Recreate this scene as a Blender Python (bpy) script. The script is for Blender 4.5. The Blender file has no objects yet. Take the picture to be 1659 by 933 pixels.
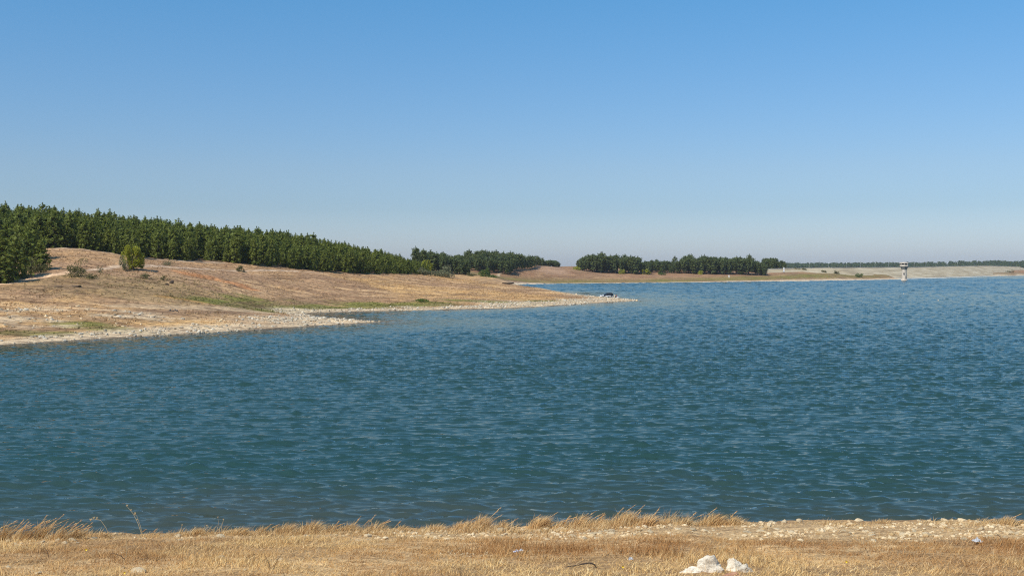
import bpy, math, random
import numpy as np
from mathutils import Vector, Matrix, Euler

scene = bpy.context.scene
C = scene.collection
PI = math.pi
RAD = math.radians

# ------------------------------------------------------------------ camera, sky, sun, exposure
H = 10.0            # eye height above the lake
FPX = 1750.0        # focal length measured in photo pixels (1659 wide)
CX, HZ = 829.5, 436.5

cam_d = bpy.data.cameras.new('camera')
cam_d.sensor_width = 36.0
cam_d.lens = 36.0 * FPX / 1659.0
cam_d.shift_y = -(466.5 - HZ) / 1659.0
cam_d.clip_start = 0.1
cam_d.clip_end = 30000.0
cam = bpy.data.objects.new('camera', cam_d)
C.objects.link(cam)
cam.location = (0, 0, H)
cam.rotation_euler = (RAD(90), 0, 0)
scene.camera = cam

SUN_EL, SUN_AZ = 49.0, -134.0      # azimuth measured from +Y (view direction) towards +X
world = bpy.data.worlds.new('World')
scene.world = world
world.use_nodes = True
wn = world.node_tree.nodes
wl = world.node_tree.links
wn.clear()
w_out = wn.new('ShaderNodeOutputWorld')
w_bg = wn.new('ShaderNodeBackground')
w_sky = wn.new('ShaderNodeTexSky')
w_sky.sky_type = 'NISHITA'
w_sky.sun_disc = False
w_sky.sun_elevation = RAD(SUN_EL)
w_sky.sun_rotation = RAD(SUN_AZ % 360)
w_sky.altitude = 150.0
w_sky.air_density = 1.0
w_sky.dust_density = 1.0
w_sky.ozone_density = 6.0
w_bg.inputs['Strength'].default_value = 0.12
# clearer blue overhead, faintly lavender low down: the same all the way round
w_tc = wn.new('ShaderNodeTexCoord'); w_sep = wn.new('ShaderNodeSeparateXYZ'); w_rmp = wn.new('ShaderNodeValToRGB')
w_mul = wn.new('ShaderNodeMix'); w_mul.data_type = 'RGBA'; w_mul.blend_type = 'MULTIPLY'; w_mul.inputs[0].default_value = 1.0
w_half = wn.new('ShaderNodeMath'); w_half.operation = 'MULTIPLY'; w_half.inputs[1].default_value = 0.5
wl.new(w_tc.outputs['Generated'], w_sep.inputs[0]); wl.new(w_sep.outputs[2], w_half.inputs[0]); wl.new(w_half.outputs[0], w_rmp.inputs[0])
w_rmp.color_ramp.elements[0].position = 0.0; w_rmp.color_ramp.elements[0].color = (0.685, 0.685, 0.80, 1)
w_rmp.color_ramp.elements[1].position = 0.125; w_rmp.color_ramp.elements[1].color = (0.35, 0.595, 0.655, 1)
for p_, c_ in ((0.0285, (0.478, 0.512, 0.572, 1)), (0.045, (0.498, 0.522, 0.555, 1)), (0.0825, (0.435, 0.555, 0.60, 1))):
    e_ = w_rmp.color_ramp.elements.new(p_); e_.color = c_
w_gain = wn.new('ShaderNodeMix'); w_gain.data_type = 'RGBA'; w_gain.blend_type = 'MULTIPLY'; w_gain.clamp_result = False; w_gain.inputs[0].default_value = 1.0
w_gain.inputs[7].default_value = (1.8, 1.8, 1.8, 1)
wl.new(w_sky.outputs[0], w_mul.inputs[6]); wl.new(w_rmp.outputs[0], w_mul.inputs[7])
wl.new(w_mul.outputs[2], w_gain.inputs[6]); wl.new(w_gain.outputs[2], w_bg.inputs[0])
wl.new(w_bg.outputs[0], w_out.inputs[0])

sun_d = bpy.data.lights.new('sun', 'SUN')
sun_d.energy = 4.7
sun_d.angle = RAD(0.5)
sun_d.color = (1.0, 0.94, 0.85)
sun = bpy.data.objects.new('sun', sun_d)
C.objects.link(sun)
az, el = RAD(SUN_AZ), RAD(SUN_EL)
to_sun = Vector((math.sin(az) * math.cos(el), math.cos(az) * math.cos(el), math.sin(el)))
sun.rotation_euler = to_sun.to_track_quat('Z', 'Y').to_euler()
sun.location = (-60, -40, 120)

scene.view_settings.view_transform = 'Standard'
scene.view_settings.look = 'None'
scene.view_settings.exposure = 0.0
scene.view_settings.gamma = 1.0
scene.cycles.use_denoising = False
scene.cycles.filter_width = 1.15
scene.cycles.max_bounces = 6
scene.cycles.volume_bounces = 0
scene.cycles.transparent_max_bounces = 6

# ------------------------------------------------------------------ small helpers
def at(px, py, D):
    return Vector(((px - CX) * D / FPX, D, H - (py - HZ) * D / FPX))

def shore(px, py):
    D = H * FPX / (py - HZ)
    return ((px - CX) * D / FPX, D)

def vnoise_factory(seed):
    t = np.random.RandomState(seed).rand(256, 256)
    def f(x, y):
        xi = np.floor(x).astype(int); yi = np.floor(y).astype(int)
        fx = x - xi; fy = y - yi
        fx = fx * fx * (3 - 2 * fx); fy = fy * fy * (3 - 2 * fy)
        a = t[xi & 255, yi & 255]; b = t[(xi + 1) & 255, yi & 255]
        c = t[xi & 255, (yi + 1) & 255]; d = t[(xi + 1) & 255, (yi + 1) & 255]
        return (a * (1 - fx) + b * fx) * (1 - fy) + (c * (1 - fx) + d * fx) * fy
    return f
_n = [vnoise_factory(s) for s in range(11, 19)]

def fbm(x, y, scale, octaves=4, k=0):
    x = np.asarray(x, float) / scale; y = np.asarray(y, float) / scale
    s = 0.0; a = 0.5; tot = 0.0
    for o in range(octaves):
        s = s + a * _n[(k + o) % 8](x + 17.3 * k, y - 9.1 * k); tot += a
        x = x * 2.03 + 3.7; y = y * 2.03 - 1.9; a *= 0.55
    return s / tot

def smooth(a, b, x):
    t = np.clip((np.asarray(x, float) - a) / (b - a), 0, 1)
    return t * t * (3 - 2 * t)

def tag(o, label=None, cat=None, group=None, kind=None):
    if label: o['label'] = label
    if cat: o['category'] = cat
    if group: o['group'] = group
    if kind: o['kind'] = kind
    return o

def empty(name, loc, rz=0.0, scale=1.0):
    o = bpy.data.objects.new(name, None)
    o.empty_display_size = 0.3
    C.objects.link(o)
    o.location = loc; o.rotation_euler = (0, 0, rz); o.scale = (scale,) * 3
    return o

def link_mesh(name, me, parent=None):
    o = bpy.data.objects.new(name, me)
    C.objects.link(o)
    if parent is not None: o.parent = parent
    return o

def mesh_np(name, verts, faces, mat, smooth_shade=False, col=None):
    """verts (n,3); faces (m,3) or (m,4) arrays; col (n,3) optional colours -> attribute 'tint'"""
    verts = np.asarray(verts, np.float32); faces = np.asarray(faces, np.int32)
    k = faces.shape[1]
    me = bpy.data.meshes.new(name)
    me.vertices.add(len(verts)); me.vertices.foreach_set('co', verts.ravel())
    me.loops.add(faces.size); me.loops.foreach_set('vertex_index', faces.ravel())
    me.polygons.add(len(faces))
    me.polygons.foreach_set('loop_start', np.arange(0, faces.size, k, dtype=np.int32))
    me.polygons.foreach_set('loop_total', np.full(len(faces), k, np.int32))
    me.polygons.foreach_set('use_smooth', np.full(len(faces), smooth_shade))
    if mat: me.materials.append(mat)
    me.update(calc_edges=True)
    if col is not None:
        a = me.color_attributes.new('tint', 'FLOAT_COLOR', 'POINT')
        c4 = np.ones((len(verts), 4), np.float32); c4[:, :3] = col
        a.data.foreach_set('color', c4.ravel())
    return me

class MB:
    """collects boxes, tubes and lathes into one mesh"""
    def __init__(s): s.v = []; s.f = []
    def add(s, vs, fs):
        n = len(s.v); s.v += [tuple(v) for v in vs]; s.f += [tuple(i + n for i in f) for f in fs]
    def box(s, c, d, rz=0, taper=1.0):
        x, y, z = d[0] / 2, d[1] / 2, d[2] / 2
        vs = []
        for zz, t in ((-z, 1), (z, taper)):
            for a, b in ((-x, -y), (x, -y), (x, y), (-x, y)):
                px, py = a * t, b * t
                vs.append((c[0] + px * math.cos(rz) - py * math.sin(rz), c[1] + px * math.sin(rz) + py * math.cos(rz), c[2] + zz))
        s.add(vs, [(3, 2, 1, 0), (4, 5, 6, 7), (0, 1, 5, 4), (1, 2, 6, 5), (2, 3, 7, 6), (3, 0, 4, 7)])
    def lathe(s, prof, n=16, c=(0, 0, 0), rot=0.0):
        vs = []; fs = []
        for r, z in prof:
            for i in range(n):
                a = rot + 2 * PI * i / n
                vs.append((c[0] + r * math.cos(a), c[1] + r * math.sin(a), c[2] + z))
        for j in range(len(prof) - 1):
            for i in range(n):
                k = (i + 1) % n
                fs.append((j * n + i, j * n + k, (j + 1) * n + k, (j + 1) * n + i))
        fs.append(tuple(range(n - 1, -1, -1))); m = (len(prof) - 1) * n
        fs.append(tuple(range(m, m + n)))
        s.add(vs, fs)
    def tube(s, pts, rad, n=6):
        pts = [Vector(p) for p in pts]
        if not hasattr(rad, '__len__'): rad = [rad] * len(pts)
        vs = []; fs = []
        for i, p in enumerate(pts):
            d = (pts[min(i + 1, len(pts) - 1)] - pts[max(i - 1, 0)]).normalized()
            u = d.cross(Vector((0.3, 0.1, 1))) if abs(d.z) < 0.9 else d.cross(Vector((1, 0.2, 0)))
            u.normalize(); w = d.cross(u)
            for j in range(n):
                a = 2 * PI * j / n
                vs.append(p + (u * math.cos(a) + w * math.sin(a)) * rad[i])
        for i in range(len(pts) - 1):
            for j in range(n):
                k = (j + 1) % n
                fs.append((i * n + j, i * n + k, (i + 1) * n + k, (i + 1) * n + j))
        fs.append(tuple(range(n - 1, -1, -1))); m = (len(pts) - 1) * n
        fs.append(tuple(range(m, m + n)))
        s.add(vs, fs)
    def build(s, name, mat, parent=None, shade=False, bevel=0.0):
        me = bpy.data.meshes.new(name)
        me.from_pydata(s.v, [], s.f); me.materials.append(mat); me.update()
        if shade:
            for p in me.polygons: p.use_smooth = True
        o = link_mesh(name, me, parent)
        if bevel:
            b = o.modifiers.new('bevel', 'BEVEL'); b.width = bevel; b.segments = 2; b.limit_method = 'ANGLE'
        return o

# ------------------------------------------------------------------ materials
def new_mat(name):
    m = bpy.data.materials.new(name); m.use_nodes = True
    nt = m.node_tree; nt.nodes.clear()
    out = nt.nodes.new('ShaderNodeOutputMaterial')
    p = nt.nodes.new('ShaderNodeBsdfPrincipled')
    nt.links.new(p.outputs[0], out.inputs[0])
    return m, nt, p, out

def N(nt, t, **kw):
    n = nt.nodes.new(t)
    for k, v in kw.items(): setattr(n, k, v)
    return n

def ramp(nt, fac, stops):
    r = N(nt, 'ShaderNodeValToRGB')
    el_ = r.color_ramp.elements
    while len(el_) < len(stops): el_.new(0.5)
    for e, (p, c) in zip(el_, stops):
        e.position = p; e.color = (*c, 1) if len(c) == 3 else c
    nt.links.new(fac, r.inputs[0])
    return r

def mixc(nt, a, b, fac, mode='MIX'):
    m = N(nt, 'ShaderNodeMix', data_type='RGBA', blend_type=mode)
    for sock, v in ((m.inputs[0], fac), (m.inputs[6], a), (m.inputs[7], b)):
        if hasattr(v, 'links'): nt.links.new(v, sock)
        elif isinstance(v, (int, float)): sock.default_value = v
        else: sock.default_value = (*v, 1)
    return m.outputs[2]

def noise(nt, coord, scale, detail=4, rough=0.6):
    n = N(nt, 'ShaderNodeTexNoise'); n.inputs['Scale'].default_value = scale
    n.inputs['Detail'].default_value = detail; n.inputs['Roughness'].default_value = rough
    if coord is not None: nt.links.new(coord, n.inputs['Vector'])
    return n.outputs['Fac']

def simple_mat(name, col, rough=0.7, metal=0.0, var=0.25, scale=3.0, bump=0.0):
    m, nt, p, out = new_mat(name)
    tc = N(nt, 'ShaderNodeTexCoord')
    n = noise(nt, tc.outputs['Object'], scale)
    lo = tuple(c * (1 - var) for c in col); hi = tuple(min(1, c * (1 + var)) for c in col)
    r = ramp(nt, n, [(0.3, lo), (0.7, hi)])
    nt.links.new(r.outputs[0], p.inputs['Base Color'])
    p.inputs['Roughness'].default_value = rough; p.inputs['Metallic'].default_value = metal
    if bump:
        b = N(nt, 'ShaderNodeBump'); b.inputs['Strength'].default_value = bump; b.inputs['Distance'].default_value = 0.05
        nt.links.new(n, b.inputs['Height']); nt.links.new(b.outputs[0], p.inputs['Normal'])
    return m

def ground_mat(name, fine, bumpd, coarse=0.0):
    """terrain: colour of each place is in 'tint' (grass, soil, stone, path), fine grain from noise"""
    m, nt, p, out = new_mat(name)
    a = N(nt, 'ShaderNodeAttribute', attribute_name='tint')
    tc = N(nt, 'ShaderNodeTexCoord')
    n1 = noise(nt, tc.outputs['Object'], fine, 5, 0.7)
    smp = N(nt, 'ShaderNodeMapping'); smp.inputs['Scale'].default_value = (0.3, 1.0, 1.0); nt.links.new(tc.outputs['Object'], smp.inputs[0])
    n2 = noise(nt, smp.outputs[0], fine * 0.40, 5, 0.68)
    v1 = ramp(nt, n1, [(0.32, (0.36, 0.33, 0.31)), (0.5, (1, 1, 1)), (0.70, (1.55, 1.5, 1.42))])
    v2 = ramp(nt, n2, [(0.33, (0.55, 0.49, 0.46)), (0.52, (1, 1, 1)), (0.70, (1.30, 1.27, 1.2))])
    c = mixc(nt, a.outputs['Color'], v1.outputs[0], 1.0, 'MULTIPLY')
    c = mixc(nt, c, v2.outputs[0], 1.0, 'MULTIPLY')
    nt.links.new(c, p.inputs['Base Color'])
    p.inputs['Roughness'].default_value = 0.95
    p.inputs['Specular IOR Level'].default_value = 0.15
    b = N(nt, 'ShaderNodeBump'); b.inputs['Strength'].default_value = 0.9; b.inputs['Distance'].default_value = bumpd
    nt.links.new(n1, b.inputs['Height']); nt.links.new(b.outputs[0], p.inputs['Normal'])
    return m

def leaf_mat(name, dark, light, warm=None, trans=0.25):
    m, nt, p, out = new_mat(name)
    oi = N(nt, 'ShaderNodeObjectInfo')
    geo = N(nt, 'ShaderNodeNewGeometry')
    r = ramp(nt, geo.outputs['Random Per Island'], [(0.0, dark), (1.0, light)])
    c = r.outputs[0]
    if warm:
        f = N(nt, 'ShaderNodeMath', operation='MULTIPLY'); f.inputs[1].default_value = 0.8
        nt.links.new(oi.outputs['Random'], f.inputs[0])
        c = mixc(nt, c, warm, f.outputs[0])
    nt.links.new(c, p.inputs['Base Color'])
    p.inputs['Roughness'].default_value = 0.6
    p.inputs['Specular IOR Level'].default_value = 0.25
    t = N(nt, 'ShaderNodeBsdfTranslucent'); nt.links.new(c, t.inputs[0])
    mx = N(nt, 'ShaderNodeMixShader'); mx.inputs[0].default_value = trans
    nt.links.new(p.outputs[0], mx.inputs[1]); nt.links.new(t.outputs[0], mx.inputs[2])
    nt.links.new(mx.outputs[0], out.inputs[0])
    return m

def tint_mat(name, rough=0.8, trans=0.0, mul=1.0):
    m, nt, p, out = new_mat(name)
    a = N(nt, 'ShaderNodeAttribute', attribute_name='tint')
    nt.links.new(a.outputs['Color'], p.inputs['Base Color'])
    p.inputs['Roughness'].default_value = rough; p.inputs['Specular IOR Level'].default_value = 0.2
    if trans:
        t = N(nt, 'ShaderNodeBsdfTranslucent'); nt.links.new(a.outputs['Color'], t.inputs[0])
        mx = N(nt, 'ShaderNodeMixShader'); mx.inputs[0].default_value = trans
        nt.links.new(p.outputs[0], mx.inputs[1]); nt.links.new(t.outputs[0], mx.inputs[2])
        nt.links.new(mx.outputs[0], out.inputs[0])
    return m

def stone_mat(name, lo, mid, hi, scale=9.0):
    m, nt, p, out = new_mat(name)
    tc = N(nt, 'ShaderNodeTexCoord'); oi = N(nt, 'ShaderNodeObjectInfo')
    n = noise(nt, tc.outputs['Object'], scale, 6, 0.7)
    n2 = noise(nt, tc.outputs['Object'], scale * 4.3, 3, 0.7)
    r = ramp(nt, n, [(0.28, lo), (0.5, mid), (0.72, hi)])
    f = N(nt, 'ShaderNodeMapRange'); f.inputs[3].default_value = 0.72; f.inputs[4].default_value = 1.12
    nt.links.new(oi.outputs['Random'], f.inputs[0])
    cb = N(nt, 'ShaderNodeCombineColor')
    for i in range(3): nt.links.new(f.outputs[0], cb.inputs[i])
    c = mixc(nt, r.outputs[0], cb.outputs[0], 1.0, 'MULTIPLY')
    nt.links.new(c, p.inputs['Base Color'])
    p.inputs['Roughness'].default_value = 0.9
    b = N(nt, 'ShaderNodeBump'); b.inputs['Strength'].default_value = 0.7; b.inputs['Distance'].default_value = 0.03
    nt.links.new(n2, b.inputs['Height']); nt.links.new(b.outputs[0], p.inputs['Normal'])
    return m

M = {}
M['hill'] = ground_mat('dry_hill_ground', 0.9, 0.35)
M['bank'] = ground_mat('dry_bank_ground', 14.0, 0.04)
M['needles'] = leaf_mat('pine_needles', (0.072, 0.092, 0.016), (0.225, 0.275, 0.046), (0.20, 0.22, 0.034), 0.42)
M['needles_far'] = leaf_mat('tall_pine_needles', (0.054, 0.082, 0.026), (0.160, 0.195, 0.058), (0.125, 0.15, 0.040), 0.4)
M['bark'] = simple_mat('pine_bark', (0.10, 0.07, 0.05), 0.95, var=0.4, scale=2)
M['yellow_leaf'] = leaf_mat('yellow_green_leaves', (0.27, 0.29, 0.022), (0.47, 0.46, 0.055), None, 0.5)
M['grey_leaf'] = leaf_mat('grey_green_leaves', (0.12, 0.13, 0.065), (0.26, 0.26, 0.14), None, 0.4)
M['olive_leaf'] = leaf_mat('olive_leaves', (0.085, 0.09, 0.028), (0.23, 0.205, 0.075), None, 0.4)
M['green_leaf'] = leaf_mat('green_leaves', (0.06, 0.10, 0.014), (0.16, 0.21, 0.035), None, 0.4)
M['blade'] = tint_mat('dry_blades', 0.75, 0.3)
M['stone'] = stone_mat('limestone', (0.44, 0.31, 0.16), (0.68, 0.52, 0.31), (0.82, 0.69, 0.48))
M['white_rock'] = stone_mat('white_limestone', (0.44, 0.35, 0.24), (0.74, 0.64, 0.49), (0.84, 0.77, 0.64), 7.0)
M['red_rock'] = stone_mat('reddish_rock', (0.22, 0.10, 0.05), (0.42, 0.21, 0.12), (0.55, 0.34, 0.22), 7.0)
M['dark_stone'] = stone_mat('dark_stone', (0.03, 0.028, 0.027), (0.07, 0.065, 0.06), (0.22, 0.2, 0.18))
M['dark_earth_shade'] = stone_mat('dark_earth_shade', (0.02, 0.013, 0.009), (0.04, 0.026, 0.017), (0.10, 0.07, 0.045), 1.5)  # on the ledges this near black stands for shade under the overhang
M['pebble'] = tint_mat('pebbles', 0.92)

# ------------------------------------------------------------------ lake outline and terrain heights
land = [(-3000, 30), (-420, 55), (-150, 100), shore(-300, 575), shore(-120, 565), shore(0, 559.5), shore(100, 553.5), shore(200, 547.5),
        shore(300, 541.5), shore(400, 535.5), shore(470, 531.5), shore(520, 527.8), shore(570, 525.0), shore(600, 523.3), shore(619, 521.9),
        shore(606, 520.6), shore(575, 518.8), shore(545, 516.6), shore(515, 513.0), shore(497, 508.8), shore(510, 507.3), shore(550, 506.2),
        shore(600, 504.6), shore(650, 503.4), shore(700, 502.4), shore(750, 501.4), shore(800, 500.3), shore(850, 498.2), shore(900, 495.7),
        shore(950, 492.3), shore(1000, 489.0), shore(1041, 486.9), (40, 355), (31, 392), (23, 450), (13, 540), (5, 620), (0, 680),
        shore(820, 462.6), shore(850, 461.0), shore(880, 460.2), shore(940, 459.4), shore(1000, 458.7), shore(1080, 458.0), shore(1160, 457.2), shore(1240, 456.3),
        shore(1320, 455.2), shore(1385, 454.2), shore(1418, 453.5), (392, 1085), (420, 1160), (470, 1240), (540, 1340), (640, 1480), (720, 1585), (735, 1610),
        (690, 1560), shore(1600, 447.55), shore(1660, 446.9), (900, 1720), (1300, 1760), (4000, 1900), (12000, 2400), (12000, 14000), (-12000, 14000), (-12000, 30)]
land = np.array(land, float)

def signed_dist(x, y):
    """distance to the waterline, positive on land"""
    x = np.asarray(x, float).ravel(); y = np.asarray(y, float).ravel()
    d2 = np.full(x.shape, 1e18); ins = np.zeros(x.shape, bool)
    n = len(land)
    for i in range(n):
        ax, ay = land[i]; bx, by = land[(i + 1) % n]
        ex, ey = bx - ax, by - ay
        t = np.clip(((x - ax) * ex + (y - ay) * ey) / (ex * ex + ey * ey + 1e-9), 0, 1)
        d2 = np.minimum(d2, (x - ax - t * ex) ** 2 + (y - ay - t * ey) ** 2)
        c = ((ay > y) != (by > y))
        with np.errstate(divide='ignore', invalid='ignore'):
            xi = ax + (y - ay) * ex / (ey if abs(ey) > 1e-9 else 1e-9)
        ins ^= c & (x < xi)
    d = np.sqrt(d2)
    return np.where(ins, d, -d)

ctrl = []     # (photo x, photo y, distance): ground seen there
for row in [
    (0, 545, 152), (0, 520, 166), (0, 500, 186), (0, 459, 226), (0, 445, 245), (0, 425, 285), (-150, 455, 215), (-150, 430, 260), (-150, 520, 150), (-320, 440, 200),
    (100, 402, 300), (100, 420, 272), (100, 440, 245), (100, 470, 214), (100, 510, 178),
    (200, 530, 168), (200, 500, 196), (200, 470, 226), (200, 440, 265), (200, 415, 312),
    (345, 527, 178), (345, 510, 201), (345, 492, 226), (345, 460, 265), (345, 437, 312), (345, 426, 336),
    (440, 505, 235), (440, 497, 250), (440, 470, 292), (440, 432, 350), (440, 513, 215), (440, 522, 198),
    (520, 519, 209), (560, 520.5, 206), (520, 490, 280), (520, 465, 322), (520, 441, 373),
    (600, 486, 297), (600, 465, 340), (600, 444.5, 402), (680, 488, 298), (680, 465, 372), (680, 446, 452),
    (760, 488, 300), (760, 470, 372), (760, 454, 470), (830, 488, 314), (830, 475, 377), (830, 462.5, 480),
    (900, 483, 348), (900, 468.5, 425), (960, 477, 378), (960, 484, 345), (1000, 484, 352), (1000, 481.5, 362),
    (760, 448, 560), (700, 443, 560), (600, 438, 560),
    # the hill behind the forest edge
    (0, 372, 400), (100, 378, 400), (200, 388, 402), (345, 404, 420), (440, 413, 430), (520, 421, 440), (600, 434, 455),
    (-250, 355, 380), (-150, 363, 390), (0, 385, 480), (200, 400, 500), (400, 420, 520), (-300, 370, 480), (0, 410, 620), (300, 420, 640),
    # the far bank
    (700, 441, 660), (760, 440, 720), (800, 449, 740), (860, 450, 800), (880, 439, 870), (960, 449.5, 850), (960, 441, 930), (1060, 448, 890), (1060, 441, 970),
    (1160, 447.5, 930), (1160, 440.5, 1010), (1260, 446, 970), (1260, 438.5, 1050), (1340, 445, 1010), (1340, 441.5, 1070), (1300, 436.5, 1090), (1390, 449, 1040),
    (890, 432, 900), (820, 434, 820), (960, 433, 1060), (1100, 432, 1120), (1200, 433, 1130), (700, 437, 800),
    (1640, 442.2, 1740), (1650, 443, 1760), (1300, 436.5, 1350), (1000, 436, 1400), (600, 436, 1100), (1659, 442, 1850)]:
    p = at(*row); ctrl.append((p.x, p.y, p.z))
for x, y, z in [(-400, 300, 18), (-500, 600, 25), (-900, 500, 20), (-300, 1200, 12), (-1200, 1500, 10), (300, 1700, 8), (1000, 2000, 8), (0, 2000, 8), (-800, 2500, 8), (1500, 2400, 8), (800, 1400, -6), (400, 700, -8), (150, 500, -6), (100, 250, -6), (1100, 1200, -8), (700, 2600, 8)]:
    ctrl.append((x, y, z))
ctrl = np.array(ctrl)

def _tps_fit(P):
    X = P[:, :2] / 100.0; n = len(P)
    r2 = ((X[:, None] - X[None]) ** 2).sum(-1)
    K = np.where(r2 > 0, 0.5 * r2 * np.log(np.maximum(r2, 1e-12)), 0) + np.eye(n) * 0.002
    Q = np.c_[np.ones(n), X]
    A = np.zeros((n + 3, n + 3)); A[:n, :n] = K; A[:n, n:] = Q; A[n:, :n] = Q.T
    return X, np.linalg.solve(A, np.r_[P[:, 2], 0, 0, 0])
TX, TW = _tps_fit(ctrl)

def tps(x, y):
    x = np.asarray(x, float).ravel() / 100; y = np.asarray(y, float).ravel() / 100
    z = TW[-3] + TW[-2] * x + TW[-1] * y
    for (a, b), w in zip(TX, TW):
        r2 = (x - a) ** 2 + (y - b) ** 2
        z = z + w * 0.5 * r2 * np.log(np.maximum(r2, 1e-12))
    return z

def scarp_cuts(x, y, z):
    """little eroded steps in the hillside"""
    for (xa, ya, xb, yb, hgt, back) in SCARPS:
        ex, ey = xb - xa, yb - ya; L2 = ex * ex + ey * ey; L = math.sqrt(L2)
        t = ((x - xa) * ex + (y - ya) * ey) / L2
        s = ((x - xa) * ey - (y - ya) * ex) / L + 0.8 * (fbm(x, y, 3.0, 3, 5) - 0.5) * 2   # >0 towards the lake
        along = smooth(-0.05, 0.1, t) * smooth(1.05, 0.9, t)
        z = z - hgt * along * smooth(-0.3, 0.5, s) * smooth(back, 1.0, s)
    return z

def _scarp(pxa, pya, pxb, pyb, Da, Db, h, back=9.0):
    return ((pxa - CX) * Da / FPX, Da, (pxb - CX) * Db / FPX, Db, h, back)
SCARPS = [_scarp(78, 464, 112, 465, 219, 218, 0.75), _scarp(108, 466, 133, 462.5, 217, 221, 1.0), _scarp(10, 466, 40, 465, 217, 218, 0.5), _scarp(372, 458, 392, 452, 272, 280, 0.8),
          _scarp(312, 452, 348, 449, 280, 286, 0.7), _scarp(440, 457, 480, 458, 305, 308, 0.6), _scarp(140, 462.5, 160, 462, 222, 223, 0.6), _scarp(540, 452, 590, 451, 360, 372, 0.6)]

def terrain(x, y, sd=None):
    x = np.asarray(x, float).ravel(); y = np.asarray(y, float).ravel()
    if sd is None: sd = signed_dist(x, y)
    wob = (fbm(x, y, 9.0, 3, 2) - 0.5) * np.minimum(1.0, 0.004 * y) * 3.2
    sdw = sd + wob
    zt = tps(x, y)
    zt = zt + (8.0 - zt) * smooth(1900, 2900, np.hypot(x, y))
    rel = (fbm(x, y, 30.0, 4, 1) - 0.5) * 1.3 + (fbm(x, y, 5.0, 3, 3) - 0.5) * 0.42 + (fbm(x * 0.6, y, 1.9, 3, 5) - 0.5) * 0.30
    zt = zt + rel * smooth(4, 30, sd) * smooth(0.4, 3.0, zt)
    zt = scarp_cuts(x, y, zt)
    near = 0.085 * sdw
    w = smooth(2, 18, sd)
    zl = np.maximum(near * (1 - w) + zt * w, np.minimum(0.03 * sdw, 0.8))
    return np.where(sdw > 0, zl, np.maximum(0.12 * sdw, -6.0))

def ground_at(px, py, D0=130.0, D1=None):
    """where the sight line through a point of the photo meets the far terrain"""
    if D1 is None: D1 = 700.0 if py < 470 else (430.0 if px > 480 else 400.0)
    Ds = D0 * (D1 / D0) ** np.linspace(0, 1, 900)
    x = (px - CX) * Ds / FPX
    zr = H - (py - HZ) * Ds / FPX
    g = terrain(x, Ds)
    hit = np.nonzero(zr <= g)[0]
    dry = np.where(g > 0.05, g - zr, -99)
    i = hit[0] if len(hit) and g[hit[0]] > 0.0 else int(np.argmax(dry))
    return Vector((x[i], Ds[i], g[i]))

def on_terrain(x, y):
    return Vector((x, y, float(terrain([x], [y])[0])))

# ------------------------------------------------------------------ far terrain sheet
PATHS = []
def add_path(pts, w, col, k=1.0):
    PATHS.append(([tuple(at(*p)[:2]) for p in pts], w, col, k))
add_path([(-160, 478, 196), (-60, 468, 214), (0, 459, 226), (50, 450, 236), (100, 441.5, 244), (125, 438, 250)], 1.6, (0.72, 0.48, 0.29))
add_path([(125, 438, 250), (190, 434, 272), (230, 434, 280), (290, 432, 296), (345, 436, 312), (420, 437.5, 335), (480, 440, 352), (530, 441, 368)], 1.0, (0.58, 0.43, 0.30), 0.8)
add_path([(95, 402, 300), (150, 409, 305), (200, 415, 310), (300, 421, 325), (360, 427, 338)], 1.6, (0.50, 0.37, 0.25), 0.7)
add_path([(200, 494, 200), (260, 500, 204), (330, 503, 212), (430, 506, 228)], 3.2, (0.55, 0.40, 0.24), 0.7)
add_path([(810, 445, 800), (807, 450, 775), (801, 455, 745)], 0.7, (0.62, 0.50, 0.34))

def poly_dist(pts, x, y):
    d2 = np.full(x.shape, 1e18)
    for (ax, ay), (bx, by) in zip(pts[:-1], pts[1:]):
        ex, ey = bx - ax, by - ay
        t = np.clip(((x - ax) * ex + (y - ay) * ey) / (ex * ex + ey * ey), 0, 1)
        d2 = np.minimum(d2, (x - ax - t * ex) ** 2 + (y - ay - t * ey) ** 2)
    return np.sqrt(d2)

def green_mask(x, y, sd):
    """damp places where the grass is still green"""
    m = np.zeros_like(x)
    for px, py, D, rx, ry in [(440, 497, 248, 12, 13), (385, 494, 236, 10, 8), (500, 499, 258, 8, 7), (350, 490, 228, 8, 5), (70, 541, 156, 6, 4.0), (100, 538, 158, 5, 3), (130, 524, 168, 5, 4),
                              (200, 538, 166, 8, 3.5), (620, 494.5, 282, 15, 9), (690, 491, 290, 9, 9), (560, 500, 268, 14, 6), (820, 490, 303, 18, 7), (900, 488, 322, 10, 6), (555, 520, 208, 3.5, 2), (465, 520, 205, 4, 2)]:
        p = at(px, py, D)
        q = ((x - p.x) / rx) ** 2 + ((y - p.y) / ry) ** 2
        m = np.maximum(m, smooth(1.5, 0.3, q + 1.5 * (fbm(x, y, 4.0, 3, 4) - 0.5)))
    far = smooth(600, 740, y) * smooth(7, 14, sd) * smooth(60, 26, sd)
    return np.maximum(m, far * (0.35 + 0.9 * fbm(x, y, 22.0, 3, 6)) * 0.9)

def stony_mask(x, y, sd):
    wid = 9.0 + 9.0 * smooth(230, 300, y)
    m = smooth(1.15, 0.55, sd / (wid * (0.45 + 1.1 * fbm(x, y, 10.0, 3, 0))))
    m = m * smooth(700, 500, y)
    a = at(60, 512, 178)
    q = ((x - a.x) / 26) ** 2 + ((y - a.y) / 17) ** 2
    m = np.maximum(m, 0.75 * smooth(1.5, 0.4, q) * smooth(0.45, 0.68, fbm(x, y, 5.0, 3, 2)))
    tip = at(560, 520, 205)
    m = np.maximum(m, smooth(26, 12, np.hypot(x - tip.x, y - tip.y)))
    return m

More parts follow.
